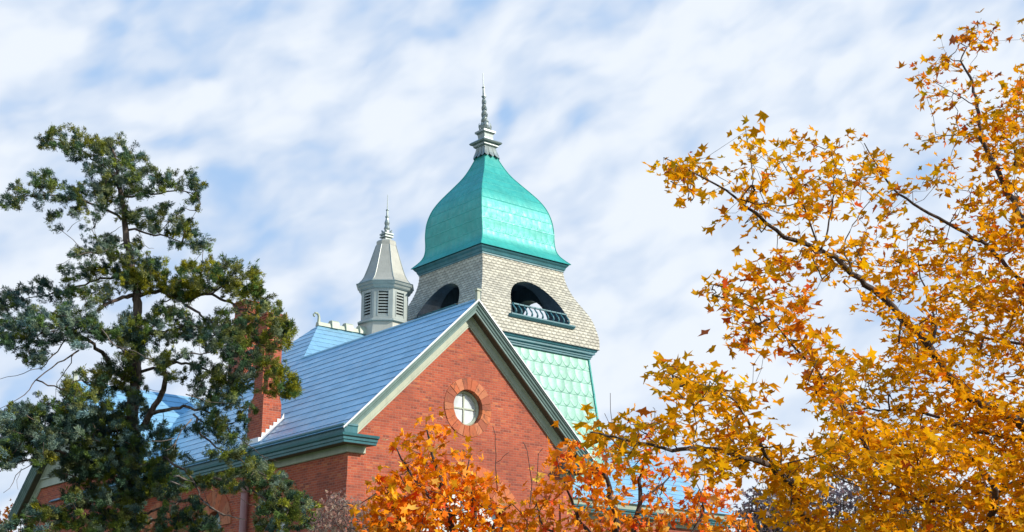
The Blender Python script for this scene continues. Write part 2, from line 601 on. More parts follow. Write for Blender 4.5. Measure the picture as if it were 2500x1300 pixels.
# ------------------------------------------------------------------ pixel -> world at world depth Y
def at(px, py, Y):
    x = (px - PW / 2) / F_PX; y = (PH / 2 - py) / F_PX
    d = Vector((x, cos(TILT) - y * sin(TILT), sin(TILT) + y * cos(TILT)))
    return CAM + d * (Y / d.y)


# ------------------------------------------------------------------ ground
gm = MB()
gm.face([(-900, -200, 0), (900, -200, 0), (900, 1600, 0), (-900, 1600, 0)])
tag(gm.build('ground', M['lawn']), kind='structure')

# ================================================================== building
OX = Vector((-4.673, 39.816, 0)); RZ = radians(39.5)
B = empty('brick_building', OX, RZ)
tag(B, 'red brick building with blue metal roof, green trim and a round window in its gable', 'building')
SL, XC, ZR = 0.95, 4.29, 13.30           # roof slope, ridge line of the wing


def roof_z(a): return ZR - SL * abs(a - XC)


def strip_rows(mb, pts_fn, s0, s1, step, lip=0.014):
    """pts_fn(s) -> (left point, right point) across the slope at distance s; rows lap over each other"""
    s = s0
    while s < s1 - 1e-4:
        e = min(s + step, s1)
        l0, r0, n = pts_fn(s + 1e-5); l1, r1, _ = pts_fn(e - 1e-5)
        up = n * lip
        a, b_, c, d_ = l0 + up, r0 + up, r1 + n * 0.002, l1 + n * 0.002
        mb.face([a, b_, c, d_])
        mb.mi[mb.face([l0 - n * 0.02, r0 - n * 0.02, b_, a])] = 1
        s = e


# ---- roof of the wing (left slope runs on into the main roof's left side)
th = math.atan(SL)
nL = Vector((-sin(th), 0, cos(th))); nR = Vector((sin(th), 0, cos(th)))


def left_slope(s):
    a = -0.5 + s * cos(th)
    z = ZR - SL * (XC - a)
    bf = -0.5 if a <= XC else 9.94 + (a - 4.32) * (2.77 / 2.28)
    bb = 12.71 + (6.6 - a) * 1.12
    return Vector((a, bb, z)), Vector((a, bf, z)), nL


def right_slope(s):
    a = 9.08 - s * cos(th)
    z = ZR - SL * (a - XC)
    return Vector((a, -0.5, z)), Vector((a, 11.0, z)), nR


LW = (XC + 0.5) / cos(th)
r = MB()
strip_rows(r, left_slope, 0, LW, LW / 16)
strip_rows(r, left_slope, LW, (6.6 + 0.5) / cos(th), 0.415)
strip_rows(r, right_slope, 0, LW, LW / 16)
roof = r.build('roof', M['slate'], B)

# white metal edge along the gable and ridge roll
e = MB()
for sgn in (-1, 1):
    for k in range(1):
        P = [(XC + sgn * 4.80, -0.53), (XC, -0.53)]
        pts = []
        for (a, b_) in P:
            z = roof_z(a)
            pts.append((a, b_, z))
        (a0, b0, z0), (a1, b1, z1) = pts
        e.loft([[(a0, b0, z0 - 0.02), (a0, b0, z0 + 0.036), (a0, b0 + 0.06, z0 + 0.036), (a0, b0 + 0.06, z0 + 0.026)],
                [(a1, b1, z1 - 0.02), (a1, b1, z1 + 0.036), (a1, b1 + 0.06, z1 + 0.036), (a1, b1 + 0.06, z1 + 0.026)]])
e.build('roof_edge', M['flash'], roof)
rr = MB()
rr.tube([(XC, -0.5, ZR + 0.02), (XC, 10.0, ZR + 0.02)], 0.045, 8)
rr.build('ridge_roll', M['slate'], roof)
f = MB()
f.box((XC - 0.06, -0.52, ZR - 0.05), (XC + 0.06, -0.40, ZR + 0.34))
f.box((XC - 0.09, -0.55, ZR + 0.30), (XC + 0.09, -0.37, ZR + 0.36))
f.build('gable_post', M['sage'], roof)

# ---- main roof: front slope, right hip and lower right wing
mr = MB()
ms = 0.783; mth = math.atan(ms); nF = Vector((0, -sin(mth), cos(mth)))


def main_front(s):
    b_ = 9.0 + s * cos(mth)
    z = 15.5 - ms * (12.71 - b_)
    al = 6.6 - (12.71 - b_) * (2.28 / 2.77)
    return Vector((al, b_, z)), Vector((13.6 + (12.71 - b_) * 0.4, b_, z)), nF


LM = 3.71 / cos(mth)
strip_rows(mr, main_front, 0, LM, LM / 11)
mr.face([(13.6, 12.71, 15.5), (15.08, 9.0, 12.6), (16.5, 19, 9), (13.6, 13, 15.5)])
mr.face([(6.6, 12.71, 15.48), (13.6, 12.71, 15.48), (16.5, 19, 9), (0.5, 19, 9)])
main_roof = mr.build('main_roof', M['slate'], B)
rw = MB()
wth = math.atan(0.78); nW = Vector((0, -sin(wth), cos(wth)))
w2 = math.atan(1.56)


def wing_front(s):
    b_ = 7.0 + s * cos(wth); z = 8.85 + (b_ - 7.0) * 0.78
    return Vector((13.5, b_, z)), Vector((24.5 - (b_ - 7.0) * 0.5, b_, z)), nW


def wing_side(s):
    a = 24.5 - s * cos(w2); z = 8.85 + (24.5 - a) * 1.56
    return Vector((a, 7.0 + (24.5 - a) * 2, z)), Vector((a, 15.8 - (24.5 - a) * 2, z)), Vector((sin(w2), 0, cos(w2)))


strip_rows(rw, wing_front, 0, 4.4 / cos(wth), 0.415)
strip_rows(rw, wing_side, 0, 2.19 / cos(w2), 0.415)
rw.face([(13.5, 11.4, 12.27), (22.3, 11.4, 12.27), (24.5, 15.8, 8.85), (13.5, 15.8, 8.85)])
rw.build('wing_roof', M['slate'], B)

# crest of the main ridge: a cap with raised saddles and a curled end
c = MB()
c.prism([(0, -0.13, 15.47), (0, 0.13, 15.47), (0, 0.08, 15.63), (0, -0.08, 15.63)], (6.55, 12.71, 0), (13.6, 12.71, 0))
for a in (7.32, 7.98, 8.64, 9.3, 10.4, 11.0):
    c.prism([(0, -0.19, 15.45), (0, 0.19, 15.45), (0, 0.15, 15.72), (0, 0.08, 15.78), (0, -0.08, 15.78), (0, -0.15, 15.72)], (a - 0.17, 12.71, 0), (a + 0.17, 12.71, 0))
crest = c.build('ridge_crest', M['sage'], main_roof)
k = MB()
k.tube([(6.62, 12.71, 15.5), (6.62, 12.71, 15.84), (6.59, 12.71, 15.93), (6.52, 12.71, 15.98), (6.43, 12.71, 15.98), (6.37, 12.71, 15.92), (6.38, 12.71, 15.86), (6.43, 12.71, 15.84)],
       [0.075, 0.055, 0.05, 0.048, 0.045, 0.04, 0.04, 0.035], 8)
k.build('curled_finial', M['sage'], main_roof)
k = MB()
k.tube([(9.0, 11.0, 14.2), (8.98, 11.0, 14.75)], 0.02, 6)
k.build('vent_rod', M['finial'], main_roof)

# ---- walls
def arch_poly(cx, z0, r, zb, n=20, ry=None):
    ry = ry or r
    return [(cx - r, zb), (cx + r, zb)] + [(cx + r * cos(pi * i / n), z0 + ry * sin(pi * i / n)) for i in range(0, n + 1)]


def cutter(poly, axis, d0, d1):
    mb = MB()
    if axis == 'b':
        mb.prism([(p, 0, q) for p, q in poly], (0, d0, 0), (0, d1, 0))
    else:
        mb.prism([(0, p, q) for p, q in poly], (d0, 0, 0), (d1, 0, 0))
    o = mb.build('cutter', M['brick'], B)
    return o


OCX, OCZ, OCR = 4.30, 9.98, 0.56
gw = MB()
top = lambda a: roof_z(a) - 0.30
gw.prism([(0, 0, 0), (8.58, 0, 0), (8.58, 0, top(8.58)), (XC, 0, top(XC)), (0, 0, top(0))], (0, 0, 0), (0, 0.45, 0))
gable = gw.build('gable_wall', M['brick'], B)
circ = [(OCX + (OCR + 0.01) * cos(2 * pi * i / 40), OCZ + (OCR + 0.01) * sin(2 * pi * i / 40)) for i in range(40)]
GW = dict(cx=XC, z0=5.85, r=1.7, zb=3.6)
carve(gable, [cutter(circ, 'b', -0.3, 0.7), cutter(arch_poly(GW['cx'], GW['z0'], GW['r'], GW['zb']), 'b', -0.3, 0.7)])
sw = MB()
sw.prism([(0, 0.45, 0), (0, 22, 0), (0, 22, 8.45), (0, 0.45, 8.45)], (0, 0, 0), (0.45, 0, 0))
side = sw.build('side_wall', M['brick'], B)
SWIN = [3.62, 7.78, 11.9]
carve(side, [cutter(arch_poly(q, 6.72, 0.50, 4.6), 'a', -0.3, 0.8) for q in SWIN])
ow = MB()
ow.box((8.13, 0.45, 0), (8.58, 8.2, 8.7))
ow.box((8.58, 7.55, 0), (23.95, 8.0, 8.2))
ow.box((23.5, 8.0, 0), (23.95, 16, 8.2))
ow.build('rear_wall', M['brick'], B)
# corner pilasters, corbelled near the top
for (a0, a1) in ((-0.055, 0.56), (8.02, 8.635)):
    p = MB()
    rings = [(0.055, 0.0), (0.055, 7.28)]
    for q in range(4):
        rings += [(0.055 - 0.0125 * (q + 1), 7.28 + 0.0745 * q), (0.055 - 0.0125 * (q + 1), 7.28 + 0.0745 * (q + 1))]
    rings += [(0.003, 7.578), (0.003, 8.16)]
    lf = a0 < 1
    p.loft([[(a0 + (0.055 - o_ if lf else 0), -o_, z_), (a1 - (0 if lf else 0.055 - o_), -o_, z_), (a1 - (0 if lf else 0.055 - o_), 0.3, z_), (a0 + (0.055 - o_ if lf else 0), 0.3, z_)] for o_, z_ in rings])
    p.build('corner_pilaster', M['brick'], B)


# ---- stone surrounds
def voussoirs(mb, cx, cz, r0, r1, a0, a1, n, axis, d0, d1, seed):
    R = random.Random(seed)
    cuts = [a0]
    for i in range(n):
        cuts.append(cuts[-1] + R.uniform(0.75, 1.25))
    sc = (a1 - a0) / (cuts[-1] - a0)
    cuts = [a0 + (q - a0) * sc for q in cuts]
    for i in range(n):
        b0, b1 = cuts[i] + 0.008 / r1, cuts[i + 1] - 0.008 / r1
        ro = r1 * R.uniform(0.985, 1.0)
        poly = [(cx + ro * cos(b0 + (b1 - b0) * k / 3), cz + ro * sin(b0 + (b1 - b0) * k / 3)) for k in range(4)]
        poly += [(cx + r0 * cos(b1 - (b1 - b0) * k / 3), cz + r0 * sin(b1 - (b1 - b0) * k / 3)) for k in range(4)]
        k = R.random()
        t = [(0.50, 0.13, 0.048), (0.43, 0.105, 0.042), (0.33, 0.09, 0.045), (0.54, 0.16, 0.058), (0.50, 0.17, 0.08)][int(k * 5)]
        f_ = R.uniform(0.85, 1.1)
        t = tuple(q * f_ for q in t)
        out = d0 - R.uniform(0, 0.018)
        if axis == 'b':
            mb.prism([(p_, 0, q_) for p_, q_ in poly], (0, out, 0), (0, d1, 0), t)
        else:
            mb.prism([(0, p_, q_) for p_, q_ in poly], (out, 0, 0), (d1, 0, 0), t)


v = MB()
voussoirs(v, OCX, OCZ, OCR, 0.915, 0, 2 * pi, 22, 'b', -0.012, 0.30, 3)
ocw = MB()
# frame ring, set back
ring = []
for i in range(40):
    t = 2 * pi * i / 40
    ring.append([(OCX + q * cos(t), y_, OCZ + q * sin(t)) for q, y_ in ((OCR + 0.005, 0.17), (OCR - 0.035, 0.15), (OCR - 0.06, 0.17), (OCR - 0.085, 0.19), (OCR - 0.085, 0.28), (OCR + 0.005, 0.28))])
ocw.loft(ring + [ring[0]], caps=False)
ow_ = ocw.build('round_window', M['sage'], B)
v.build('stone_surround', M['stone'], ow_, fix=True)
q = MB()
q.box((OCX - 0.022, 0.205, OCZ - OCR + 0.07), (OCX + 0.022, 0.235, OCZ + OCR - 0.07))
q.box((OCX - OCR + 0.07, 0.208, OCZ - 0.022), (OCX + OCR - 0.07, 0.232, OCZ + 0.022))
q.build('glazing_bar', M['sage'], ow_)
q = MB()
q.prism([(OCX + (OCR - 0.08) * cos(2 * pi * i / 40), 0, OCZ + (OCR - 0.08) * sin(2 * pi * i / 40)) for i in range(40)], (0, 0.24, 0), (0, 0.25, 0))
q.build('pane', M['glass'], ow_)


def arched_window(cx, z0, r, zb, ro, axis, sgn, nst, seed, name='arched_window'):
    fr = MB()
    outer = arch_poly(cx, z0, r - 0.005, zb)
    inner = arch_poly(cx, z0, r - 0.09, zb + 0.09)
    rings = []
    for (o2, i2) in zip(outer, inner):
        rings.append([(o2[0], 0.18, o2[1]), (i2[0], 0.18, i2[1]), (i2[0], 0.30, i2[1]), (o2[0], 0.30, o2[1])])
    fr.loft(rings + [rings[0]], caps=False)
    fr.box((cx - 0.03, 0.20, zb + 0.09), (cx + 0.03, 0.29, z0 + r - 0.10))
    fr.box((cx - r + 0.09, 0.202, z0 - 0.04), (cx + r - 0.09, 0.288, z0 + 0.04))
    pa = MB()
    pa.prism([(p_, 0, q_) for p_, q_ in arch_poly(cx, z0, r - 0.085, zb + 0.085)], (0, 0.25, 0), (0, 0.26, 0))
    if axis == 'a':
        for mb in (fr, pa):
            mb.v = [(y, x, z) for x, y, z in mb.v]
    o = fr.build(name, M['teal'], B)
    pa.build('pane', M['glass'], o)
    st = MB()
    voussoirs(st, cx, z0, r, ro, 0, pi, nst, axis, -0.03, 0.25, seed)
    st.build('stone_arch', M['stone'], o)
    return o


arched_window(XC, GW['z0'], GW['r'], GW['zb'], 2.42, 'b', 1, 13, 9)
for i, q in enumerate(SWIN):
    arched_window(q, 6.72, 0.50, 4.6, 1.18, 'a', 1, 9, 20 + i)

# ---- cornices
CORN = [(-0.03, 8.15), (-0.055, 8.17), (-0.055, 8.33), (-0.09, 8.36), (-0.40, 8.36)]    # frieze and soffit (offset out of wall, z)
CROWN = [(-0.40, 8.35), (-0.43, 8.36), (-0.44, 8.42), (-0.47, 8.44), (-0.48, 8.51), (-0.53, 8.54), (-0.55, 8.61), (-0.42, 8.625)]
GUT = [(-0.42, 8.62), (-0.43, 8.64), (-0.46, 8.80), (-0.50, 8.83), (-0.50, 8.875), (-0.36, 8.90)]


def wrap(prof, a_end, b_end, m, name, parent, left=True):
    """profile running down the side facade and returning round the corner on to the gable"""
    mb = MB()
    for k in range(len(prof) - 1):
        (o0, z0), (o1, z1) = prof[k], prof[k + 1]
        X = (lambda o: o) if left else (lambda o: 8.58 - o)
        ae = a_end if left else 8.58 - a_end
        mb.face([(X(o0), b_end, z0), (X(o0), o0, z0), (X(o1), o1, z1), (X(o1), b_end, z1)])
        mb.face([(X(o0), o0, z0), (ae + (-o0 if left else o0) * 0.3, o0, z0), (ae + (-o1 if left else o1) * 0.3, o1, z1), (X(o1), o1, z1)])
    (o0, z0), (o1, z1) = prof[-1], prof[0]
    ends = [(ae + (-o if left else o) * 0.3, o, z) for o, z in prof] + [(ae, -0.0, prof[-1][1]), (ae, -0.0, prof[0][1])]
    mb.face(ends)
    if len(prof) > 6 and prof is CROWN:
        mb.face([(X(-0.42), b_end, 8.625), (X(-0.42), -0.42, 8.625), (ae + (0.126 if left else -0.126), -0.42, 8.625), (ae, 0.0, 8.66), (X(0.0), 0.0, 8.66), (X(0.0), b_end, 8.66)])
    return mb.build(name, m, parent)


for left in (True, False):
    bl = 19.0 if left else 9.0
    ec = wrap(CROWN, 0.55, bl, M['teal'], 'eave_cornice', B, left)
    wrap(CORN[:4], 0.55, bl, M['sage'], 'frieze_board', ec, left)
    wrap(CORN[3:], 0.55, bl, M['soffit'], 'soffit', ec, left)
    gt = MB()
    X = (lambda o: o) if left else (lambda o: 8.58 - o)
    for k in range(len(GUT) - 1):
        (o0, z0), (o1, z1) = GUT[k], GUT[k + 1]
        gt.face([(X(o0), bl, z0), (X(o0), -0.20 + o0 * 0.6, z0), (X(o1), -0.20 + o1 * 0.6, z1), (X(o1), bl, z1)])
        gt.face([(X(o0), -0.20 + o0 * 0.6, z0), (X(0.0), -0.20 + o0 * 0.6, z0), (X(0.0), -0.20 + o1 * 0.6, z1), (X(o1), -0.20 + o1 * 0.6, z1)])
    gt.build('gutter', M['teal'], ec)

# rake boards on both gable slopes: (out from gable wall, depth below the roof surface measured square to it)
ks = sqrt(1 + SL * SL)
RK_CROWN = [(-0.50, -0.01), (-0.50, 0.05), (-0.465, 0.075), (-0.455, 0.12), (-0.42, 0.15), (-0.405, 0.20), (-0.38, 0.215), (-0.375, 0.27), (-0.33, 0.28)]
RK_SOFF = [(-0.33, 0.279), (-0.10, 0.279)]
RK_FRZ = [(-0.115, 0.27), (-0.11, 0.31), (-0.075, 0.335), (-0.062, 0.35), (-0.062, 0.50), (-0.04, 0.515), (-0.04, 0.56), (0.02, 0.56)]


def rake(prof, m, name, parent, sgn, cx=XC, half=4.70, zr=ZR, axis='b', face0=0.0, k_=None, sl=SL):
    mb = MB()
    kk = sqrt(1 + sl * sl)
    rings = []
    for a in (half, 0.0):
        ring = []
        for (o, n_) in prof:
            z = zr - sl * a - n_ * kk
            if axis == 'b':
                ring.append((cx + sgn * a, face0 + o, z))
            else:
                ring.append((face0 + o, cx + sgn * a, z))
        rings.append(ring)
    for k in range(len(prof) - 1):
        mb.face([rings[0][k], rings[1][k], rings[1][k + 1], rings[0][k + 1]])
    mb.face(rings[0])
    return mb.build(name, m, parent)


for sgn in (-1, 1):
    rk = rake(RK_CROWN, M['rakep'], 'rake_cornice', B, sgn)
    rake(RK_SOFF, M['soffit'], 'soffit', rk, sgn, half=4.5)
    rake(RK_FRZ, M['sage'], 'frieze_board', rk, sgn, half=4.35)

# right wing cornice
wc = MB()
for prof, out in ((CROWN, 0),):
    for k in range(len(prof) - 1):
        (o0, z0), (o1, z1) = prof[k], prof[k + 1]
        wc.face([(8.6, 7.55 + o0, z0), (23.95 - o0, 7.55 + o0, z0), (23.95 - o1, 7.55 + o1, z1), (8.6, 7.55 + o1, z1)])
        wc.face([(23.95 - o0, 7.55 + o0, z0), (23.95 - o0, 16, z0), (23.95 - o1, 16, z1), (23.95 - o1, 7.55 + o1, z1)])
wco = wc.build('eave_cornice', M['teal'], B)
wc = MB()
for prof in (CORN, GUT[:5]):
    for k in range(len(prof) - 1):
        (o0, z0), (o1, z1) = prof[k], prof[k + 1]
        wc.face([(8.6, 7.55 + o0, z0), (23.95 - o0, 7.55 + o0, z0), (23.95 - o1, 7.55 + o1, z1), (8.6, 7.55 + o1, z1)])
        wc.face([(23.95 - o0, 7.55 + o0, z0), (23.95 - o0, 16, z0), (23.95 - o1, 16, z1), (23.95 - o1, 7.55 + o1, z1)])
wc.build('frieze_board', M['sage'], wco)

# ---- left cross gable
LC, LH, LZ, LS = 18.2, 5.2, 13.15, 0.86
lg = MB()
lg.prism([(0, LC - 5.0, 0), (0, LC + 5.0, 0), (0, LC + 5.0, LZ - LS * 5.0 - 0.3), (0, LC, LZ - 0.3), (0, LC - 5.0, LZ - LS * 5.0 - 0.3)], (-0.42, 0, 0), (0.3, 0, 0))
lg.build('gable_wall', M['brick'], B)
lr = MB()
lth = math.atan(LS)


def lg_front(s):
    b_ = LC - 5.5 + s * cos(lth); z = LZ - LS * (LC - b_)
    return Vector((-0.95, b_, z)), Vector((9.0, b_, z)), Vector((0, -sin(lth), cos(lth)))


def lg_back(s):
    b_ = LC + 5.5 - s * cos(lth); z = LZ - LS * (b_ - LC)
    return Vector((9.0, b_, z)), Vector((-0.95, b_, z)), Vector((0, sin(lth), cos(lth)))


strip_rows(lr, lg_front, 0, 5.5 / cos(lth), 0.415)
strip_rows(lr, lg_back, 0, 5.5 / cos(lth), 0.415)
lroof = lr.build('cross_gable_roof', M['slate'], B)
f = MB()
f.box((-0.95, LC - 0.07, LZ - 0.05), (-0.80, LC + 0.07, LZ + 0.36))
f.box((-0.98, LC - 0.10, LZ + 0.32), (-0.77, LC + 0.10, LZ + 0.38))
f.build('gable_post', M['sage'], lroof)
for sgn in (-1, 1):
    rk = rake(RK_CROWN, M['rakep'], 'rake_cornice', B, sgn, LC, 5.5, LZ, 'a', -0.42, sl=LS)
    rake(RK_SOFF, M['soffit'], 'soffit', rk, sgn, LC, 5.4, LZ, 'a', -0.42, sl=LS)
    rake(RK_FRZ, M['sage'], 'frieze_board', rk, sgn, LC, 5.0, LZ, 'a', -0.42, sl=LS)
pb = MB()
pb.box((-0.56, LC - 3.4, 9.72), (-0.42, LC + 3.4, 9.78))
pb.box((-0.50, LC - 3.5, 9.40), (-0.42, LC + 3.5, 9.72))
pb.build('pediment_band', M['sage'], B)
pb = MB()
pb.prism([(0, LC - 3.2, 9.78), (0, LC + 3.2, 9.78), (0, LC, 12.5)], (-0.45, 0, 0), (-0.42, 0, 0))
pb.build('pediment_panel', M['sage'], B)

# ---- downpipe
dp = MB()
dp.lathe([(0.115, 0.0), (0.115, 7.55), (0.16, 7.62), (0.17, 7.85), (0.12, 7.95)], (-0.15, 5.6), 12)
dp.build('downpipe', M['pipe'], B)


# ---- chimneys
def chimney(a0, b0, zb, ztop, wa=0.66, wb=0.93, flashing=True):
    c = MB()
    s0 = zb + 1.35
    a1, b1 = a0 + wa, b0 + wb
    c.box((a0, b0, zb - 1.5), (a1, b1, s0))
    # shoulders
    c.loft([[(a0, b0, s0), (a1, b0, s0), (a1, b1, s0), (a0, b1, s0)],
            [(a0 + 0.02, b0 + 0.02, s0 + 0.30), (a1 - 0.07, b0 + 0.02, s0 + 0.30), (a1 - 0.07, b1 - 0.25, s0 + 0.30), (a0 + 0.02, b1 - 0.25, s0 + 0.30)]], caps=False)
    zt = ztop
    A0, A1, B0, B1 = a0 + 0.02, a1 - 0.07, b0 + 0.02, b1 - 0.25
    n_ = 0.13
    prof = [(A0 + n_, B0), (A1, B0), (A1, B1), (A0, B1), (A0, B0 + n_), (A0 + n_, B0 + n_)]
    c.prism([(x, y, 0) for x, y in prof], (0, 0, s0 + 0.30), (0, 0, zt - 0.9))
    for k, o_ in enumerate((0.03, 0.06, 0.06, 0.03)):
        c.box((A0 - o_, B0 - o_, zt - 0.9 + 0.075 * k), (A1 + o_, B1 + o_, zt - 0.9 + 0.075 * (k + 1)))
    c.box((A0, B0, zt - 0.6), (A1, B1, zt - 0.22))
    for k, o_ in enumerate((0.03, 0.06, 0.09)):
        c.box((A0 - o_, B0 - o_, zt - 0.22 + 0.075 * k), (A1 + o_, B1 + o_, zt - 0.22 + 0.075 * (k + 1)))
    ch = c.build('chimney', M['brick'], roof)
    if flashing:
        fl_ = MB()
        pts = []
        n = 5
        z0 = roof_z(a0)
        low = [(a0 - 0.02, z0 - 0.05), (a1 + 0.10, roof_z(a1 + 0.10) - 0.02)]
        st = [(a1 + 0.10, roof_z(a1) + 0.28)]
        for i in range(n, 0, -1):
            aa1 = a0 + (a1 - a0) * i / n; aa0 = a0 + (a1 - a0) * (i - 1) / n
            st += [(aa1, roof_z(aa0) + 0.20), (aa0, roof_z(aa0) + 0.20)]
        poly = low + st
        fl_.prism([(x, 0, z) for x, z in poly], (0, b0 - 0.022, 0), (0, b0 - 0.004, 0))
        fl_.box((a0 - 0.16, b0 - 0.1, z0 - 0.16), (a0 - 0.004, b1 + 0.1, z0 + 0.02))
        fl_.face([(a0 - 0.15, b0 - 0.30, roof_z(a0 - 0.15) + 0.03), (a0 - 0.15, b0 - 0.02, roof_z(a0 - 0.15) + 0.03), (a1 + 0.1, b0 - 0.02, roof_z(a1 + 0.1) + 0.03), (a1 + 0.1, b0 - 0.12, roof_z(a1 + 0.1) + 0.03)])
        fl_.build('flashing', M['flash'], ch)
    return ch


chimney(-0.02, 4.97, 9.0, 13.3)
chimney(4.40, 14.75, 13.2, 16.6, 0.75, 1.05, False)

# ---- cupola on the main ridge
CX, CY = 9.74, 12.71
ROT8 = radians(22.5) + radians(7.0)
k8 = 1 / cos(pi / 8)
cu = MB()
cu.lathe([(1.20 * k8, 14.6), (1.00 * k8, 15.55), (0.965 * k8, 15.80), (0.955 * k8, 15.95)], (CX, CY), 8, ROT8)
cup = cu.build('cupola', M['sand'], B)
cu = MB()
cu.lathe([(0.955 * k8, 15.95), (1.06 * k8, 15.97), (1.06 * k8, 16.03), (1.00 * k8, 16.06), (0.97 * k8, 16.09)], (CX, CY), 8, ROT8)
cu.build('moulding', M['grey'], cup)
cu = MB()
cu.lathe([(0.97 * k8, 17.35), (1.02 * k8, 17.40), (1.05 * k8, 17.48), (1.10 * k8, 17.52), (1.13 * k8, 17.60), (1.17 * k8, 17.63), (1.05 * k8, 17.68)], (CX, CY), 8, ROT8)
cu.build('moulding', M['grey'], cup)
dk = MB()
for i in range(8):
    bx = MB(); lv = MB()
    t = ROT8 + 2 * pi * (i + 0.5) / 8
    n_ = Vector((cos(t), sin(t), 0)); tt = Vector((-sin(t), cos(t), 0))
    ap = 0.93
    hw = ap * math.tan(pi / 8)

    def P_(s_, d_, z_):
        return tuple(Vector((CX, CY, z_)) + n_ * d_ + tt * s_)

    def slab(mb, s0, s1, d0, d1, z0, z1):
        mb.grid([P_(s0, d0, z0), P_(s1, d0, z0), P_(s1, d1, z0), P_(s0, d1, z0), P_(s0, d0, z1), P_(s1, d0, z1), P_(s1, d1, z1), P_(s0, d1, z1)],
                [(3, 2, 1, 0), (4, 5, 6, 7), (0, 1, 5, 4), (1, 2, 6, 5), (2, 3, 7, 6), (3, 0, 4, 7)])
    slab(bx, -hw, -0.20, 0.80, ap, 16.05, 17.40)
    slab(bx, 0.20, hw, 0.80, ap, 16.05, 17.40)
    slab(bx, -0.20, 0.20, 0.80, ap, 16.05, 16.22)
    slab(bx, -0.20, 0.20, 0.80, ap, 17.22, 17.40)
    slab(bx, -0.235, -0.20, ap - 0.01, ap + 0.018, 16.19, 17.25)
    slab(bx, 0.20, 0.235, ap - 0.01, ap + 0.018, 16.19, 17.25)
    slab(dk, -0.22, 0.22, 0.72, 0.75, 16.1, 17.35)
    for j in range(8):
        z = 16.225 + j * 0.1245
        lv.grid([P_(-0.20, ap - 0.005, z), P_(0.20, ap - 0.005, z), P_(0.20, ap - 0.13, z + 0.085), P_(-0.20, ap - 0.13, z + 0.085),
                 P_(-0.20, ap - 0.005, z + 0.045), P_(0.20, ap - 0.005, z + 0.045), P_(0.20, ap - 0.13, z + 0.125), P_(-0.20, ap - 0.13, z + 0.125)],
                [(3, 2, 1, 0), (4, 5, 6, 7), (0, 1, 5, 4), (1, 2, 6, 5), (2, 3, 7, 6), (3, 0, 4, 7)])
    bx.build('louvre_frame', M['grey'], cup)
    lv.build('louvre', M['grey'], cup)
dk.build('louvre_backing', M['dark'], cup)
cr = MB()
prof8 = [(1.15, 17.65), (1.10, 17.70), (1.00, 17.82), (0.88, 18.05), (0.76, 18.38), (0.65, 18.72), (0.54, 19.08), (0.45, 19.36), (0.43, 19.40), (0.43, 19.56), (0.36, 19.63), (0.20, 19.68)]
cr.lathe([(q * k8 * 0.93, z) for q, z in prof8], (CX, CY), 8, ROT8)
crf = cr.build('cupola_roof', M['sand'], cup)
for i in range(8):
    rb = MB()
    t = ROT8 + 2 * pi * i / 8
    rb.tube([(CX + q * k8 * 0.935 * cos(t), CY + q * k8 * 0.935 * sin(t), z) for q, z in prof8[:9]], 0.018, 5)
    rb.build('roof_rib', M['grey'], cup)
fi = MB()
for h, z0, z1 in ((0.15, 19.66, 19.78), (0.21, 19.78, 19.84), (0.17, 19.84, 19.90), (0.215, 19.90, 19.96)):
    fi.box((CX - h, CY - h, z0), (CX + h, CY + h, z1))
for i in range(4):
    t = pi / 4 + i * pi / 2
    fi.tube([(CX + 0.13 * cos(t), CY + 0.13 * sin(t), 19.95), (CX + 0.18 * cos(t), CY + 0.18 * sin(t), 20.06), (CX + 0.22 * cos(t), CY + 0.22 * sin(t), 20.12)], [0.06, 0.05, 0.02], 6)
fi.lathe([(0.12, 19.95), (0.10, 20.1), (0.13, 20.2), (0.085, 20.32), (0.115, 20.44), (0.075, 20.56), (0.06, 20.66), (0.085, 20.70), (0.085, 20.73), (0.045, 20.76), (0.04, 20.98), (0.065, 21.0), (0.065, 21.03), (0.02, 21.06), (0.012, 21.7)], (CX, CY), 10)
fi.build('finial', M['finial'], cup)

# ================================================================== bell tower
ZL = 17.9
LEAN = 0.030
TW = empty('bell_tower', OX + Matrix.Rotation(RZ, 3, 'Z') @ Vector((14.34, 11.50, -0.12)), RZ)
TW.scale = (1.076, 1.076, 1.076)
tag(TW, 'shingled bell tower with bulging green copper roof and tall finial, behind the brick gable', 'tower')


def lean(o):
    for v_ in o.data.vertices:
        d_ = LEAN * (v_.co.z - ZL)
        v_.co.x -= d_; v_.co.y += d_
    return o


def smooth_prof(p, sub=4):
    """Catmull-Rom through (h, z)"""
    out = []
    P = [p[0]] + list(p) + [p[-1]]
    for i in range(1, len(P) - 2):
        p0, p1, p2, p3 = (np.array(P[j], float) for j in (i - 1, i, i + 1, i + 2))
        for k in range(sub):
            t = k / sub
            out.append(tuple(0.5 * ((2 * p1) + (p2 - p0) * t + (2 * p0 - 5 * p1 + 4 * p2 - p3) * t * t + (3 * p1 - p0 - 3 * p2 + p3) * t ** 3)))
    out.append(tuple(p[-1]))
    return out


def square_skin(mb, prof, smooth_uv=False):
    """four sided skin with uv = (across, distance along the profile)"""
    dist = [0.0]
    for (h0, z0), (h1, z1) in zip(prof, prof[1:]):
        dist.append(dist[-1] + math.hypot(h1 - h0, z1 - z0))
    uvs = []
    for side_ in range(4):
        c_, s_ = [(1, 0), (0, 1), (-1, 0), (0, -1)][side_]
        R_ = lambda x, y: (x * c_ - y * s_, x * s_ + y * c_)
        for k in range(len(prof) - 1):
            (h0, z0), (h1, z1) = prof[k], prof[k + 1]
            pts = [(-h0, -h0, z0), (h0, -h0, z0), (h1, -h1, z1), (-h1, -h1, z1)]
            mb.face([(*R_(x, y), z) for x, y, z in pts])
            uvs.append([(-h0, dist[k]), (h0, dist[k]), (h1, dist[k + 1]), (-h1, dist[k + 1])])
    return uvs


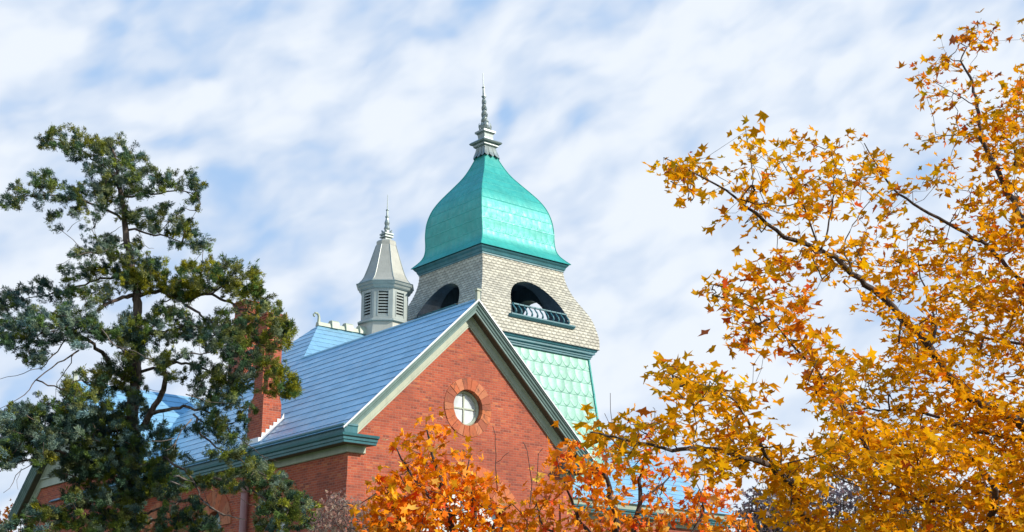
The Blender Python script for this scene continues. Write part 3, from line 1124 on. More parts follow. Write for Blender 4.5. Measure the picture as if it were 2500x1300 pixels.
def build_skin(prof, name, m, parent):
    mb = MB()
    uvs = square_skin(mb, prof)
    o = mb.build(name, m, parent, uv=False, fix=False)
    l = o.data.uv_layers.new(name='UVMap')
    for p_, u_ in zip(o.data.polygons, uvs):
        for li, q_ in zip(p_.loop_indices, u_):
            l.data[li].uv = q_
    return o


# lower body
lo_prof = [(3.05, 0.0), (2.98, 6.0), (2.86, 10.0)] + [(2.86 - 0.26 * k / 9, 10.0 + 4.05 * k / 9) for k in range(1, 10)]
body = lean(build_skin(lo_prof, 'copper_base', M['mint'], TW))
for sx, sy in ((1, 1), (1, -1), (-1, 1), (-1, -1)):
    cb = MB()
    cb.tube([(sx * 2.86, sy * 2.86, 10.0), (sx * 2.605, sy * 2.605, 14.05)], 0.05, 8)
    lean(cb.build('corner_roll', M['dome'], TW))
# lower cornice
mc = MB()
mc.ring_square([(2.58, 13.98), (2.68, 14.0), (2.68, 14.06), (2.72, 14.08), (2.72, 14.14), (2.80, 14.18), (2.80, 14.25), (2.85, 14.28), (2.88, 14.36), (2.60, 14.40)])
lean(mc.build('lower_cornice', M['teal'], TW))
# shingled belfry with four arches
fl_prof = smooth_prof([(2.92, 14.36), (2.93, 14.60), (2.92, 14.85), (2.86, 15.18), (2.775, 15.53), (2.64, 15.85), (2.465, 16.18), (2.29, 16.53), (2.16, 16.88), (2.07, 17.25), (2.03, 17.62)], 4)
# step each course out a little at its lower edge
dist = 0.0
rows = []
arc = [0.0]
for p0, p1 in zip(fl_prof, fl_prof[1:]):
    arc.append(arc[-1] + math.hypot(p1[0] - p0[0], p1[1] - p0[1]))
L_ = arc[-1]
NR = 27
hh = [p_[0] for p_ in fl_prof]; zz = [p_[1] for p_ in fl_prof]
f_h = lambda s_: float(np.interp(s_, arc, hh)); f_z = lambda s_: float(np.interp(s_, arc, zz))
bel = MB()
prof = []
for k in range(NR):
    s0, s1 = L_ * k / NR, L_ * (k + 1) / NR
    prof += [(f_h(s0) + 0.012, f_z(s0)), (f_h(s1) + 0.0, f_z(s1) - 0.0005)]
rings = [(p_[0], p_[1]) for p_ in prof]
bel.ring_square([(1.9, 14.36)] + rings + [(1.9, 17.62)], caps=True)
belo = bel.build('belfry', M['shingle'], TW, uv=False)


def tcut(mb):
    o = mb.build('cutter', M['inner'], TW)
    return o


cm = MB(); cm.box((-1.72, -1.72, 14.75), (1.72, 1.72, 17.3)); c1 = tcut(cm)
AW, AZ, AT, AB = 1.40, 15.22, 1.54, 15.06
cm = MB(); cm.prism([(x, 0, z) for x, z in arch_poly(0.03, AZ, AW, AB, 24, AT)], (0, -3.4, 0), (0, 3.4, 0)); c2 = tcut(cm)
cm = MB(); cm.prism([(0, x, z) for x, z in arch_poly(0.0, AZ, AW, AB, 24, AT)], (-3.4, 0, 0), (3.4, 0, 0)); c3 = tcut(cm)
carve(belo, [c1, c2, c3])
me = belo.data
# courses follow the slope: uv from height along the curve
uvl = me.uv_layers[0]
for p_ in me.polygons:
    n_ = p_.normal
    for li in p_.loop_indices:
        co = me.vertices[me.loops[li].vertex_index].co
        s_ = float(np.interp(co.z, zz, arc)) * (0.128 * NR / L_)
        uvl.data[li].uv = (co.x if abs(n_.y) > abs(n_.x) else co.y, s_)
me.materials.clear(); me.materials.append(M['shingle']); me.materials.append(M['inner'])
for p_ in me.polygons:
    c_ = p_.center
    hz_ = float(np.interp(c_.z, zz, hh))
    p_.material_index = 0 if max(abs(c_.x), abs(c_.y)) > hz_ - 0.03 and 14.37 < c_.z < 17.61 and (abs(p_.normal.z) < 0.93) and not (
        abs(abs(c_.x) - hz_) > 0.05 and abs(p_.normal.x) > 0.97) else 1
# tunnel faces: normals lie across the arch axis
for p_ in me.polygons:
    c_ = p_.center; n_ = p_.normal
    hz_ = float(np.interp(c_.z, zz, hh))
    out_axis = Vector((c_.x, 0, 0)) if abs(c_.x) > abs(c_.y) else Vector((0, c_.y, 0))
    if out_axis.length > 0 and n_.dot(out_axis.normalized()) < 0.25:
        p_.material_index = 1 if not (n_.z < -0.8 and p_.area < 0.12 and max(abs(c_.x), abs(c_.y)) > hz_ - 0.03) else 0
lean(belo)
# balustrades and sills
for ang in range(4):
    Rm = Matrix.Rotation(ang * pi / 2, 4, 'Z')
    s_ = MB()
    hb = 2.86
    s_.prism([(0, -hb - 0.16, 15.03), (0, -hb - 0.19, 15.06), (0, -hb - 0.19, 15.11), (0, -hb + 0.35, 15.11), (0, -hb + 0.35, 14.98), (0, -hb - 0.10, 14.98)], (-1.56, 0, 0), (1.62, 0, 0))
    s_.v = [tuple(Rm @ Vector(q_)) for q_ in s_.v]
    so = lean(s_.build('sill', M['teal'], TW))
    s_ = MB()
    for i in range(11):
        x = -1.32 + 2.64 * i / 10
        s_.tube([(x, -hb - 0.10, 15.10), (x, -hb - 0.155, 15.20), (x, -hb - 0.14, 15.30), (x, -hb - 0.04, 15.42), (x, -hb + 0.015, 15.52), (x, -hb - 0.01, 15.57)], [0.03, 0.04, 0.036, 0.03, 0.034, 0.04], 6)
        if i < 10:
            s_.box((x + 0.01, -hb - 0.045, 15.505), (x + 0.254, -hb + 0.035, 15.555))
    s_.v = [tuple(Rm @ Vector(q_)) for q_ in s_.v]
    lean(s_.build('balustrade', M['teal'], so))
# upper cornice below the copper roof
uc = MB()
uc.ring_square([(2.0, 17.55), (2.07, 17.57), (2.07, 17.62), (2.10, 17.65), (2.13, 17.74), (2.19, 17.80), (2.22, 17.86), (2.0, 17.88)])
lean(uc.build('upper_cornice', M['teal'], TW))
# bulging copper roof
dome_pts = [(2.27, 17.875), (2.25, 17.90), (2.09, 18.07), (1.955, 18.25), (1.865, 18.50), (1.84, 18.85), (1.84, 19.25), (1.79, 19.75), (1.66, 20.22), (1.47, 20.60), (1.23, 20.95), (0.97, 21.30), (0.71, 21.67), (0.51, 22.05), (0.30, 22.56)]
dp_ = smooth_prof(dome_pts, 4)
dome = lean(build_skin(dp_, 'copper_roof', M['dome'], TW))
for sx, sy in ((1, 1), (1, -1), (-1, 1), (-1, -1)):
    hp = MB()
    hp.tube([(sx * h_, sy * h_, z_) for h_, z_ in dp_], 0.022, 6)
    lean(hp.build('hip_roll', M['dome'], dome))
# seams: thin raised strip round the roof at each course
sm = MB()
arc2 = [0.0]
for p0, p1 in zip(dp_, dp_[1:]):
    arc2.append(arc2[-1] + math.hypot(p1[0] - p0[0], p1[1] - p0[1]))
h2 = [q_[0] for q_ in dp_]; z2 = [q_[1] for q_ in dp_]
t_ = 0.46
while t_ < arc2[-1] - 0.3:
    fh = lambda s_: float(np.interp(s_, arc2, h2)); fz = lambda s_: float(np.interp(s_, arc2, z2))
    sm.ring_square([(fh(t_ - 0.012), fz(t_ - 0.012)), (fh(t_) + 0.008, fz(t_)), (fh(t_ + 0.05) + 0.001, fz(t_ + 0.05))], caps=False)
    t_ += 0.46
lean(sm.build('roof_seam', M['dome'], dome))
# finial: petal skirt, two caps, leaf urn, twisted spire, rod
fn = MB()
fn.ring_square([(0.30, 22.60), (0.29, 22.95), (0.33, 22.98)])
fn.ring_square([(0.33, 22.98), (0.37, 23.02), (0.37, 23.10), (0.46, 23.12), (0.49, 23.17), (0.46, 23.22), (0.30, 23.25), (0.22, 23.28)])
fn.ring_square([(0.23, 23.26), (0.215, 23.40), (0.23, 23.55), (0.27, 23.60), (0.31, 23.62), (0.31, 23.70), (0.2, 23.73)])
fino = lean(fn.build('finial', M['finial'], TW))
pt = MB()
for side_ in range(4):
    Rm = Matrix.Rotation(side_ * pi / 2, 4, 'Z')
    for x0, x1 in ((-0.42, -0.14), (-0.14, 0.14), (0.14, 0.42)):
        xc, hw_ = (x0 + x1) / 2, (x1 - x0) / 2 - 0.02
        rows_ = []
        for k in range(6):
            t = k / 5
            d_ = 0.30 + 0.02 * t + 0.10 * t ** 3
            z_ = 22.95 - 0.42 * t
            ww = hw_ * (0.75 + 0.25 * t) * (1 if k < 5 else 0.55)
            xs_ = xc * (0.66 + 0.34 * t)
            rows_.append([(xs_ - ww, -d_, z_), (xs_, -d_ - 0.03, z_ - (0.05 if k == 5 else 0)), (xs_ + ww, -d_, z_)])
        vs_ = [tuple(Rm @ Vector(q_)) for r_ in rows_ for q_ in r_]
        pt.grid(vs_, [(k * 3 + i, k * 3 + i + 1, k * 3 + 4 + i, k * 3 + 3 + i) for k in range(5) for i in range(2)])
lean(pt.build('petal_skirt', M['finial'], fino))
ur = MB()
for i in range(8):
    t = pi / 8 + i * pi / 4
    c_ = Vector((cos(t), sin(t), 0)); s2 = Vector((-sin(t), cos(t), 0))
    vs_ = []
    for z_, r_, w_ in ((23.70, 0.15, 0.05), (23.80, 0.235, 0.085), (23.92, 0.265, 0.085), (24.02, 0.25, 0.05), (24.06, 0.22, 0.01)):
        for q_ in (-1, 0, 1):
            vs_.append(tuple(c_ * (r_ + (0.02 if q_ == 0 else 0)) + s2 * (w_ * q_) + Vector((0, 0, z_))))
    ur.grid(vs_, [(k * 3 + j, k * 3 + j + 1, k * 3 + 4 + j, k * 3 + 3 + j) for k in range(4) for j in range(2)])
ur.lathe([(0.17, 23.70), (0.13, 24.0), (0.10, 24.1)], n=10)
lean(ur.build('leaf_urn', M['finial'], fino))
sp = MB()
for ph in (0, pi):
    pts, rad = [], []
    for k in range(49):
        t = k / 48
        z_ = 23.95 + 1.33 * t
        r_ = 0.085 * (1 - 0.6 * t)
        a_ = ph + t * 2 * pi * 2.3
        pts.append((r_ * cos(a_), r_ * sin(a_), z_)); rad.append(0.095 * (1 - 0.5 * t))
    sp.tube(pts, rad, 8)
sp.lathe([(0.05, 25.22), (0.10, 25.27), (0.10, 25.30), (0.055, 25.32), (0.04, 25.66), (0.065, 25.68), (0.065, 25.71), (0.02, 25.74), (0.012, 26.35)], n=10)
lean(sp.build('twisted_spire', M['finial'], fino))

# ================================================================== trees
def pip(poly, P):
    """points in polygon, numpy"""
    x, y = P[:, 0], P[:, 1]
    ins = np.zeros(len(P), bool)
    n = len(poly)
    j = n - 1
    for i in range(n):
        xi, yi = poly[i]; xj, yj = poly[j]
        c_ = ((yi > y) != (yj > y)) & (x < (xj - xi) * (y - yi) / ((yj - yi) if yj != yi else 1e-9) + xi)
        ins ^= c_
        j = i
    return ins


def poly_area(p):
    return 0.5 * abs(sum(p[i][0] * p[(i + 1) % len(p)][1] - p[(i + 1) % len(p)][0] * p[i][1] for i in range(len(p))))


def sample_poly(poly, n, holes=()):
    a = np.array(poly, float)
    lo, hi = a.min(0), a.max(0)
    out = np.zeros((0, 2))
    while len(out) < n:
        P = rng.uniform(lo, hi, (n * 3 + 20, 2))
        k = pip(poly, P)
        out = np.vstack([out, P[k]])
    out = out[:n]
    for h in holes:
        out = out[~pip(h, out)]
    return out


def spline(pts, step):
    """Catmull-Rom through 4-vectors (x, y, z, r)"""
    pts = [np.array(p, float) for p in pts]
    P = [2 * pts[0] - pts[1]] + pts + [2 * pts[-1] - pts[-2]]
    out = []
    for i in range(1, len(P) - 2):
        p0, p1, p2, p3 = P[i - 1:i + 3]
        n = max(2, int(np.linalg.norm((p2 - p1)[:3]) / step))
        for k in range(n):
            t = k / n
            out.append(0.5 * ((2 * p1) + (p2 - p0) * t + (2 * p0 - 5 * p1 + 4 * p2 - p3) * t * t + (3 * p1 - p0 - 3 * p2 + p3) * t ** 3))
    out.append(pts[-1])
    return out


def limb(mb, px, Y0, Y1, r0, r1, step=0.12, n=7, jit=0.012):
    """px: list of picture points; depth runs from Y0 to Y1; returns centre points for twigs to grow from"""
    k = len(px)
    pts = []
    for i, (x, y) in enumerate(px):
        t = i / (k - 1)
        p = at(x, y, Y0 + (Y1 - Y0) * t)
        pts.append((*p, max(0.002, r0 + (r1 - r0) * t)))
    sp_ = spline(pts, step)
    for q_ in sp_[1:-1]:
        q_[:3] += rng.normal(0, jit, 3) * min(1.0, q_[3] / 0.03 + 0.3)
    mb.tube([q_[:3] for q_ in sp_], [max(0.002, q_[3]) for q_ in sp_], n)
    return [(*q_[:3], q_[3]) for q_ in sp_]


def grow(mb, seeds, targets, r_tip, r_max, bias=0.25, n=4, sag=0.04):
    """join every target to the skeleton by the nearest twig; thicker where more twigs hang on"""
    seeds = np.array(seeds)[:, :3]
    T = np.array(targets)
    ns = len(seeds)
    nodes = np.vstack([seeds, T])
    N = len(T)
    parent = np.full(ns + N, -1)
    best = np.full(N, 1e9); bi = np.zeros(N, int)
    for i in range(N):
        d_ = np.linalg.norm(seeds - T[i], axis=1)
        bi[i] = d_.argmin(); best[i] = d_[bi[i]]
    depth = np.zeros(ns + N)
    done = np.zeros(N, bool)
    order = []
    for _ in range(N):
        q_ = np.where(done, 1e9, best)
        i = int(q_.argmin())
        done[i] = True
        parent[ns + i] = bi[i]
        depth[ns + i] = depth[bi[i]] + np.linalg.norm(nodes[bi[i]] - T[i])
        order.append(ns + i)
        d_ = np.linalg.norm(T - T[i], axis=1) + bias * depth[ns + i] * 0.15
        upd = (d_ < best) & ~done
        best[upd] = d_[upd]; bi[upd] = ns + i
    cnt = np.ones(ns + N)
    for k in reversed(order):
        if parent[k] >= 0: cnt[parent[k]] += cnt[k]
    for k in order:
        p_ = parent[k]
        a_, b_ = Vector(nodes[p_]), Vector(nodes[k])
        L = (b_ - a_).length
        if L < 1e-4: continue
        r0 = min(r_max, r_tip * sqrt(cnt[k])); r1 = min(r0, r_tip * sqrt(max(1, cnt[k] * 0.8)))
        mid = (a_ + b_) / 2 + Vector(rng.normal(0, sag * L, 3)) - Vector((0, 0, sag * L))
        mb.tube([a_, mid, b_], [r0, (r0 + r1) / 2, r1 * 0.8], n)


LOBES = [(90, 1.0), (68, 0.50), (40, 0.90), (14, 0.44), (-22, 0.72), (-58, 0.30), (-90, 0.22), (-122, 0.30), (-158, 0.72), (166, 0.44), (140, 0.90), (112, 0.50)]


def leaves(name, centers, size, pal, m, parent, up=0.75, spread=0.6, sz_sd=0.22, curl=0.35):
    C_ = np.array(centers)
    N = len(C_)
    K = len(LOBES)
    ang = np.radians([q_[0] for q_ in LOBES]); rad = np.array([q_[1] for q_ in LOBES])
    nrm = rng.normal(0, spread, (N, 3)); nrm[:, 2] += up
    nrm /= np.linalg.norm(nrm, axis=1)[:, None]
    tip = rng.normal(0, 1, (N, 3)); tip[:, 2] -= 0.7
    tip -= (tip * nrm).sum(1)[:, None] * nrm
    tip /= np.linalg.norm(tip, axis=1)[:, None]
    sd_ = np.cross(nrm, tip)
    s_ = size * np.clip(rng.normal(1, sz_sd, N), 0.45, 1.5)
    rj = rad[None, :] * rng.uniform(0.74, 1.2, (N, K))
    px_ = np.cos(ang)[None, :] * rj; py_ = np.sin(ang)[None, :] * rj
    cu_ = rng.normal(curl, 0.5, N)[:, None] * -(rj ** 2) * 0.5 + rng.normal(0, 0.06, (N, K))
    fold = np.abs(px_) * rng.uniform(0.0, 0.8, N)[:, None]
    hgt = cu_ + fold
    V = C_[:, None, :] + s_[:, None, None] * 0.55 * (px_[..., None] * sd_[:, None, :] + (py_ + 0.15)[..., None] * tip[:, None, :] + hgt[..., None] * nrm[:, None, :])
    V = np.concatenate([C_[:, None, :], V], 1).reshape(-1, 3)
    base = (np.arange(N) * (K + 1))[:, None]
    i = np.arange(K)
    tri = np.stack([np.broadcast_to(base, (N, K)), base + 1 + i, base + 1 + (i + 1) % K], -1).reshape(-1, 3)
    return V, tri, np.repeat(pal, K, axis=0)


def palette(n, cols, wts, var=0.10):
    cols = np.array(cols); w_ = np.array(wts, float) / np.sum(wts)
    k = rng.choice(len(cols), n, p=w_)
    c_ = cols[k] * rng.normal(1, var, (n, 1))
    c_[:, 1] *= rng.normal(1, 0.08, n)
    return np.clip(c_, 0.004, 0.95)


def near_depth(P2, limbs2, Yd):
    """depth of the limb nearest in the picture"""
    d_ = ((P2[:, None, :] - limbs2[None, :, :]) ** 2).sum(-1)
    return Yd[d_.argmin(1)]


def to_world(P2, Y):
    x = (P2[:, 0] - PW / 2) / F_PX; y = (PH / 2 - P2[:, 1]) / F_PX
    dy_ = cos(TILT) - y * sin(TILT); dz_ = sin(TILT) + y * cos(TILT)
    return np.stack([x / dy_ * Y, Y, CAM.z + dz_ / dy_ * Y], -1)


def z_at(px, py, Y): return at(px, py, Y)


class Tree:
    def __init__(s, name, label, cat, base, group=None):
        s.o = empty(name, base)
        tag(s.o, label, cat, group)
        s.base = Vector(base)
        s.mb = MB(); s.nodes = []; s.l2 = []; s.lY = []

    def limb(s, px, Y0, Y1, r0, r1, **kw):
        n_ = limb(s.mb, px, Y0, Y1, r0, r1, **kw)
        s.nodes += n_
        for i in range(len(px) - 1):
            for k in range(6):
                t = (i + k / 6) / (len(px) - 1)
                x = px[i][0] + (px[i + 1][0] - px[i][0]) * k / 6; y = px[i][1] + (px[i + 1][1] - px[i][1]) * k / 6
                s.l2.append((x, y)); s.lY.append(Y0 + (Y1 - Y0) * t)

    def trunk_from_ground(s, top_px, Y, r0, r1, bend=0.1):
        t = at(*top_px, Y)
        b_ = s.base
        pts = [(b_.x + (t.x - b_.x) * k / 6 + (rng.normal(0, bend * 0.2) if 0 < k < 6 else 0), b_.y + (t.y - b_.y) * k / 6, t.z * k / 6, (r0 * 1.35 if k == 0 else r0 + (r1 - r0) * k / 6)) for k in range(7)]
        sp_ = spline(pts, 0.15)
        s.mb.tube([q_[:3] for q_ in sp_], [q_[3] for q_ in sp_], 12)
        s.nodes += [tuple(q_) for q_ in sp_[-6:]]

    def finish_wood(s, m, name='trunk'):
        s.mb.v = [tuple(Vector(v_) - s.base) for v_ in s.mb.v]
        return s.mb.build(name, m, s.o, uv=False, smooth=True, fix=False)


# ------------------------------------------------------------------ cedar on the left
def Zm(pts, sx, ox, oy): return [(ox + x / sx, oy + y / sx) for x, y in pts]
z4 = lambda p: Zm(p, 2.5, 0, 280)
z5 = lambda p: Zm(p, 2.5, 0, 780)
z8 = lambda p: Zm(p, 3.25, 300, 600)
YC = 24.0
PADS = [  # polygon, tone 0 dark blue green .. 1 olive, density
    (z4([(215, 150), (340, 90), (440, 85), (520, 125), (600, 120), (660, 180), (620, 260), (560, 270), (520, 250), (470, 285), (420, 240), (350, 215), (335, 270), (290, 220)]), .55, 1.0),
    (z4([(600, 180), (700, 165), (780, 160), (850, 230), (915, 260), (880, 310), (940, 315), (890, 360), (880, 400), (850, 440), (720, 460), (660, 420), (640, 350), (560, 380), (510, 330), (600, 300)]), .25, 1.25),
    (z4([(640, 400), (850, 430), (880, 480), (760, 500), (660, 560), (600, 500), (560, 480)]), .5, 1.1),
    (z4([(930, 370), (1060, 320), (1130, 345), (1230, 390), (1240, 450), (1200, 490), (1250, 540), (1210, 580), (1140, 530), (1090, 470), (1000, 490), (920, 490), (860, 480), (880, 430)]), .2, .95),
    (z4([(5, 500), (60, 470), (100, 480), (110, 410), (200, 375), (330, 350), (420, 400), (450, 460), (480, 520), (400, 540), (300, 520), (240, 570), (220, 540), (150, 520), (120, 580), (40, 580)]), .3, .85),
    (z4([(460, 450), (520, 400), (620, 420), (700, 480), (640, 560), (600, 640), (540, 690), (510, 650), (450, 640), (430, 560)]), .3, 1.0),
    (z4([(340, 540), (420, 540), (380, 600), (370, 700), (310, 720), (250, 735), (295, 620)]), .2, .7),
    (z4([(740, 560), (880, 540), (1000, 540), (1100, 590), (1140, 640), (1130, 690), (1200, 720), (1270, 760), (1270, 820), (1200, 850), (1100, 840), (1060, 790), (1000, 810), (960, 760), (1000, 730), (900, 710), (830, 710), (840, 650), (740, 620)]), .3, 1.05),
    (z4([(580, 760), (660, 740), (760, 760), (860, 770), (860, 830), (940, 870), (1060, 900), (1050, 950), (850, 940), (700, 900), (620, 860), (560, 840), (500, 880), (410, 880), (420, 850), (480, 800)]), .3, 1.1),
    (z4([(390, 940), (520, 910), (650, 890), (760, 950), (780, 990), (700, 1000), (620, 1010), (520, 1030), (390, 1060), (400, 1010)]), .35, 1.0),
    (z4([(0, 1100), (130, 1040), (250, 990), (310, 1030), (390, 1070), (440, 1080), (390, 1130), (250, 1130), (180, 1180), (0, 1200)]), .15, 1.0),
    (z4([(400, 1070), (600, 1040), (700, 1020), (770, 990), (830, 1000), (830, 1080), (740, 1130), (640, 1160), (560, 1210), (430, 1130)]), .55, .8),
    (z4([(780, 950), (960, 950), (1060, 1000), (1220, 1040), (1230, 1100), (1130, 1140), (960, 1100), (860, 1090), (800, 1040)]), .95, 1.1),
    (z4([(0, 1190), (200, 1180), (280, 1190), (420, 1160), (540, 1230), (620, 1270), (640, 1300), (0, 1300)]), .1, 1.2),
    (z8([(440, 150), (560, 120), (700, 110), (800, 115), (950, 170), (1060, 210), (1060, 280), (1085, 350), (1050, 420), (960, 420), (850, 390), (760, 350), (620, 380), (560, 430), (480, 440), (430, 330)]), .8, 1.25),
    (z8([(0, 210), (150, 200), (300, 240), (430, 230), (440, 330), (600, 300), (610, 360), (480, 430), (330, 390), (250, 350), (0, 340)]), .75, 1.1),
    (z8([(860, 390), (1000, 410), (1100, 450), (1160, 500), (1220, 460), (1250, 540), (1300, 610), (1360, 680), (1300, 720), (1290, 760), (1310, 830), (1220, 860), (1100, 770), (1000, 720), (1020, 620), (1080, 600), (1080, 520), (980, 480)]), .55, .95),
    (z8([(690, 540), (740, 510), (860, 560), (980, 590), (1010, 560), (1120, 620), (1000, 700), (900, 640), (790, 590)]), .3, .7),
    (z8([(0, 560), (150, 540), (330, 490), (460, 520), (560, 600), (700, 590), (860, 640), (960, 690), (1040, 740), (1060, 900), (1050, 1000), (1000, 960), (900, 920), (820, 900), (700, 890), (640, 820), (560, 740), (450, 720), (330, 760), (200, 760), (0, 740)]), .3, 1.25),
    (z8([(1060, 880), (1150, 870), (1230, 920), (1260, 980), (1340, 1020), (1400, 1090), (1410, 1150), (1350, 1200), (1270, 1190), (1240, 1140), (1190, 1200), (1150, 1180), (1170, 1110), (1130, 1050), (1070, 980)]), .85, 1.15),
    (z8([(520, 880), (650, 920), (770, 980), (890, 1010), (950, 1080), (960, 1170), (1030, 1250), (1040, 1300), (900, 1290), (800, 1230), (700, 1140), (600, 1080), (540, 1000)]), .4, 1.2),
    (z8([(1000, 960), (1060, 1000), (1060, 1140), (1020, 1200), (1000, 1120)]), .3, .8),
    (z8([(170, 820), (330, 770), (500, 830), (560, 880), (420, 960), (480, 1020), (440, 1180), (370, 1060), (250, 1000), (150, 940), (0, 900), (0, 830)]), .35, .75),
    (z5([(0, 0), (200, 0), (400, 10), (560, 0), (640, 50), (740, 60), (680, 110), (560, 130), (520, 180), (440, 160), (400, 130), (300, 160), (280, 260), (200, 280), (130, 250), (140, 160), (60, 200), (0, 200)]), .15, 1.15),
    (z5([(560, 40), (760, 40), (900, 90), (880, 180), (760, 170), (640, 150)]), .3, .9),
    (z5([(610, 270), (700, 220), (860, 290), (900, 370), (860, 440), (740, 440), (680, 480), (640, 350)]), .4, 1.1),
    (z5([(360, 400), (480, 330), (640, 320), (690, 400), (620, 450), (560, 540), (420, 560)]), .45, 1.15),
    (z5([(0, 600), (80, 540), (160, 500), (240, 460), (330, 520), (420, 480), (560, 560), (540, 640), (640, 600), (740, 640), (640, 690), (520, 700), (420, 740), (300, 800), (290, 900), (220, 900), (190, 840), (100, 880), (0, 920), (0, 720)]), .15, 1.25),
    (z5([(560, 540), (700, 560), (760, 660), (740, 720), (600, 700)]), .1, 1.2),
    (z5([(720, 520), (820, 430), (900, 500), (930, 560), (860, 650), (740, 660), (700, 580)]), .05, 1.35),
    (z5([(870, 640), (1000, 630), (1100, 650), (1080, 720), (960, 740), (880, 710)]), .2, 1.1),
    (z5([(340, 880), (480, 820), (520, 780), (560, 720), (700, 700), (800, 730), (850, 790), (900, 840), (1010, 860), (1040, 920), (980, 960), (900, 960), (820, 930), (730, 950), (640, 1010), (470, 1040), (420, 980), (330, 960)]), .3, 1.3),
    (z5([(100, 1180), (200, 1140), (340, 1120), (420, 1060), (520, 1040), (620, 1030), (720, 1040), (760, 1120), (860, 1160), (880, 1220), (880, 1320), (480, 1320), (330, 1270), (250, 1230)]), .35, 1.3),
    (z5([(0, 1260), (120, 1230), (300, 1270), (420, 1320), (0, 1320)]), .3, .7),
    (z5([(840, 960), (1000, 900), (1060, 960), (1160, 1000), (1200, 1060), (1190, 1120), (1060, 1100), (1000, 1130), (900, 1080), (830, 1040)]), .35, 1.1),
    (z5([(940, 1190), (1060, 1160), (1200, 1130), (1280, 1230), (1340, 1300), (960, 1320)]), .4, 1.2),
    (z5([(1170, 600), (1300, 620), (1430, 680), (1440, 740), (1380, 790), (1240, 740), (1130, 700)]), .35, .55),
    (z5([(1240, 800), (1360, 760), (1480, 790), (1560, 840), (1640, 900), (1560, 920), (1400, 870), (1290, 850)]), .35, .85),
    (z5([(1030, 960), (1200, 960), (1280, 990), (1400, 930), (1560, 890), (1680, 940), (1760, 1000), (1780, 1060), (1730, 1120), (1720, 1180), (1600, 1180), (1520, 1120), (1480, 1040), (1330, 1050), (1200, 1010)]), .5, 1.1),
    (z5([(1750, 1060), (1900, 1090), (1940, 1180), (1930, 1250), (1840, 1290), (1760, 1230), (1720, 1170)]), .4, 1.15),
    (z5([(1560, 1120), (1720, 1160), (1790, 1300), (1540, 1310)]), .45, .8),
    (z5([(880, 740), (1000, 720), (1060, 800), (1200, 830), (1120, 860), (980, 840)]), .3, .7),
    (z5([(1060, 380), (1180, 360), (1290, 420), (1380, 500), (1300, 540), (1180, 480)]), .35, .5),
    ([(110, 1060), (140, 1010), (280, 985), (340, 1060), (310, 1130), (250, 1150), (190, 1140), (150, 1110)], .2, 1.3),
    (z5([(700, 60), (860, 60), (900, 160), (860, 260), (720, 230)]), .3, .8),
    (z5([(760, 700), (900, 690), (930, 800), (850, 860), (740, 800)]), .2, 1.0),
    (z4([(760, 880), (900, 880), (900, 1010), (760, 1010)]), .5, .9),
    (z5([(720, 1060), (840, 1080), (900, 1180), (860, 1300), (720, 1300)]), .3, 1.0),
    ([(545, 640), (620, 660), (690, 760), (715, 820), (690, 860), (640, 850), (580, 800), (540, 720)], .6, .35),
    ([(500, 760), (600, 780), (625, 860), (600, 960), (540, 930), (500, 840)], .4, .3),
    ([(470, 930), (560, 960), (610, 1000), (600, 1080), (540, 1060), (480, 1000)], .4, .55),
    ([(0, 1010), (120, 1000), (130, 1080), (60, 1130), (0, 1150)], .2, .9),
    ([(230, 1120), (330, 1090), (420, 1100), (440, 1170), (330, 1230), (250, 1200)], .25, 1.2),
    (z5([(230, 800), (320, 780), (360, 860), (300, 900), (220, 900)]), .8, .8),
]
cb_ = at(316, 1690, YC); cb_.z = 0
cedar = Tree('cedar_tree', 'tall dark green cedar with flat layered branches in front of the left gable', 'tree', cb_)
trunkpx = [(312, 1300), (312, 1240), (317, 1160), (315, 1090), (322, 1010), (328, 950), (335, 844), (334, 760), (331, 700), (320, 640), (310, 584), (303, 536), (296, 480), (288, 430), (280, 380), (262, 340)]
cedar.trunk_from_ground((312, 1300), YC, 0.19, 0.135)
cedar.limb(trunkpx, YC, YC, 0.135, 0.02, step=0.10, n=12)
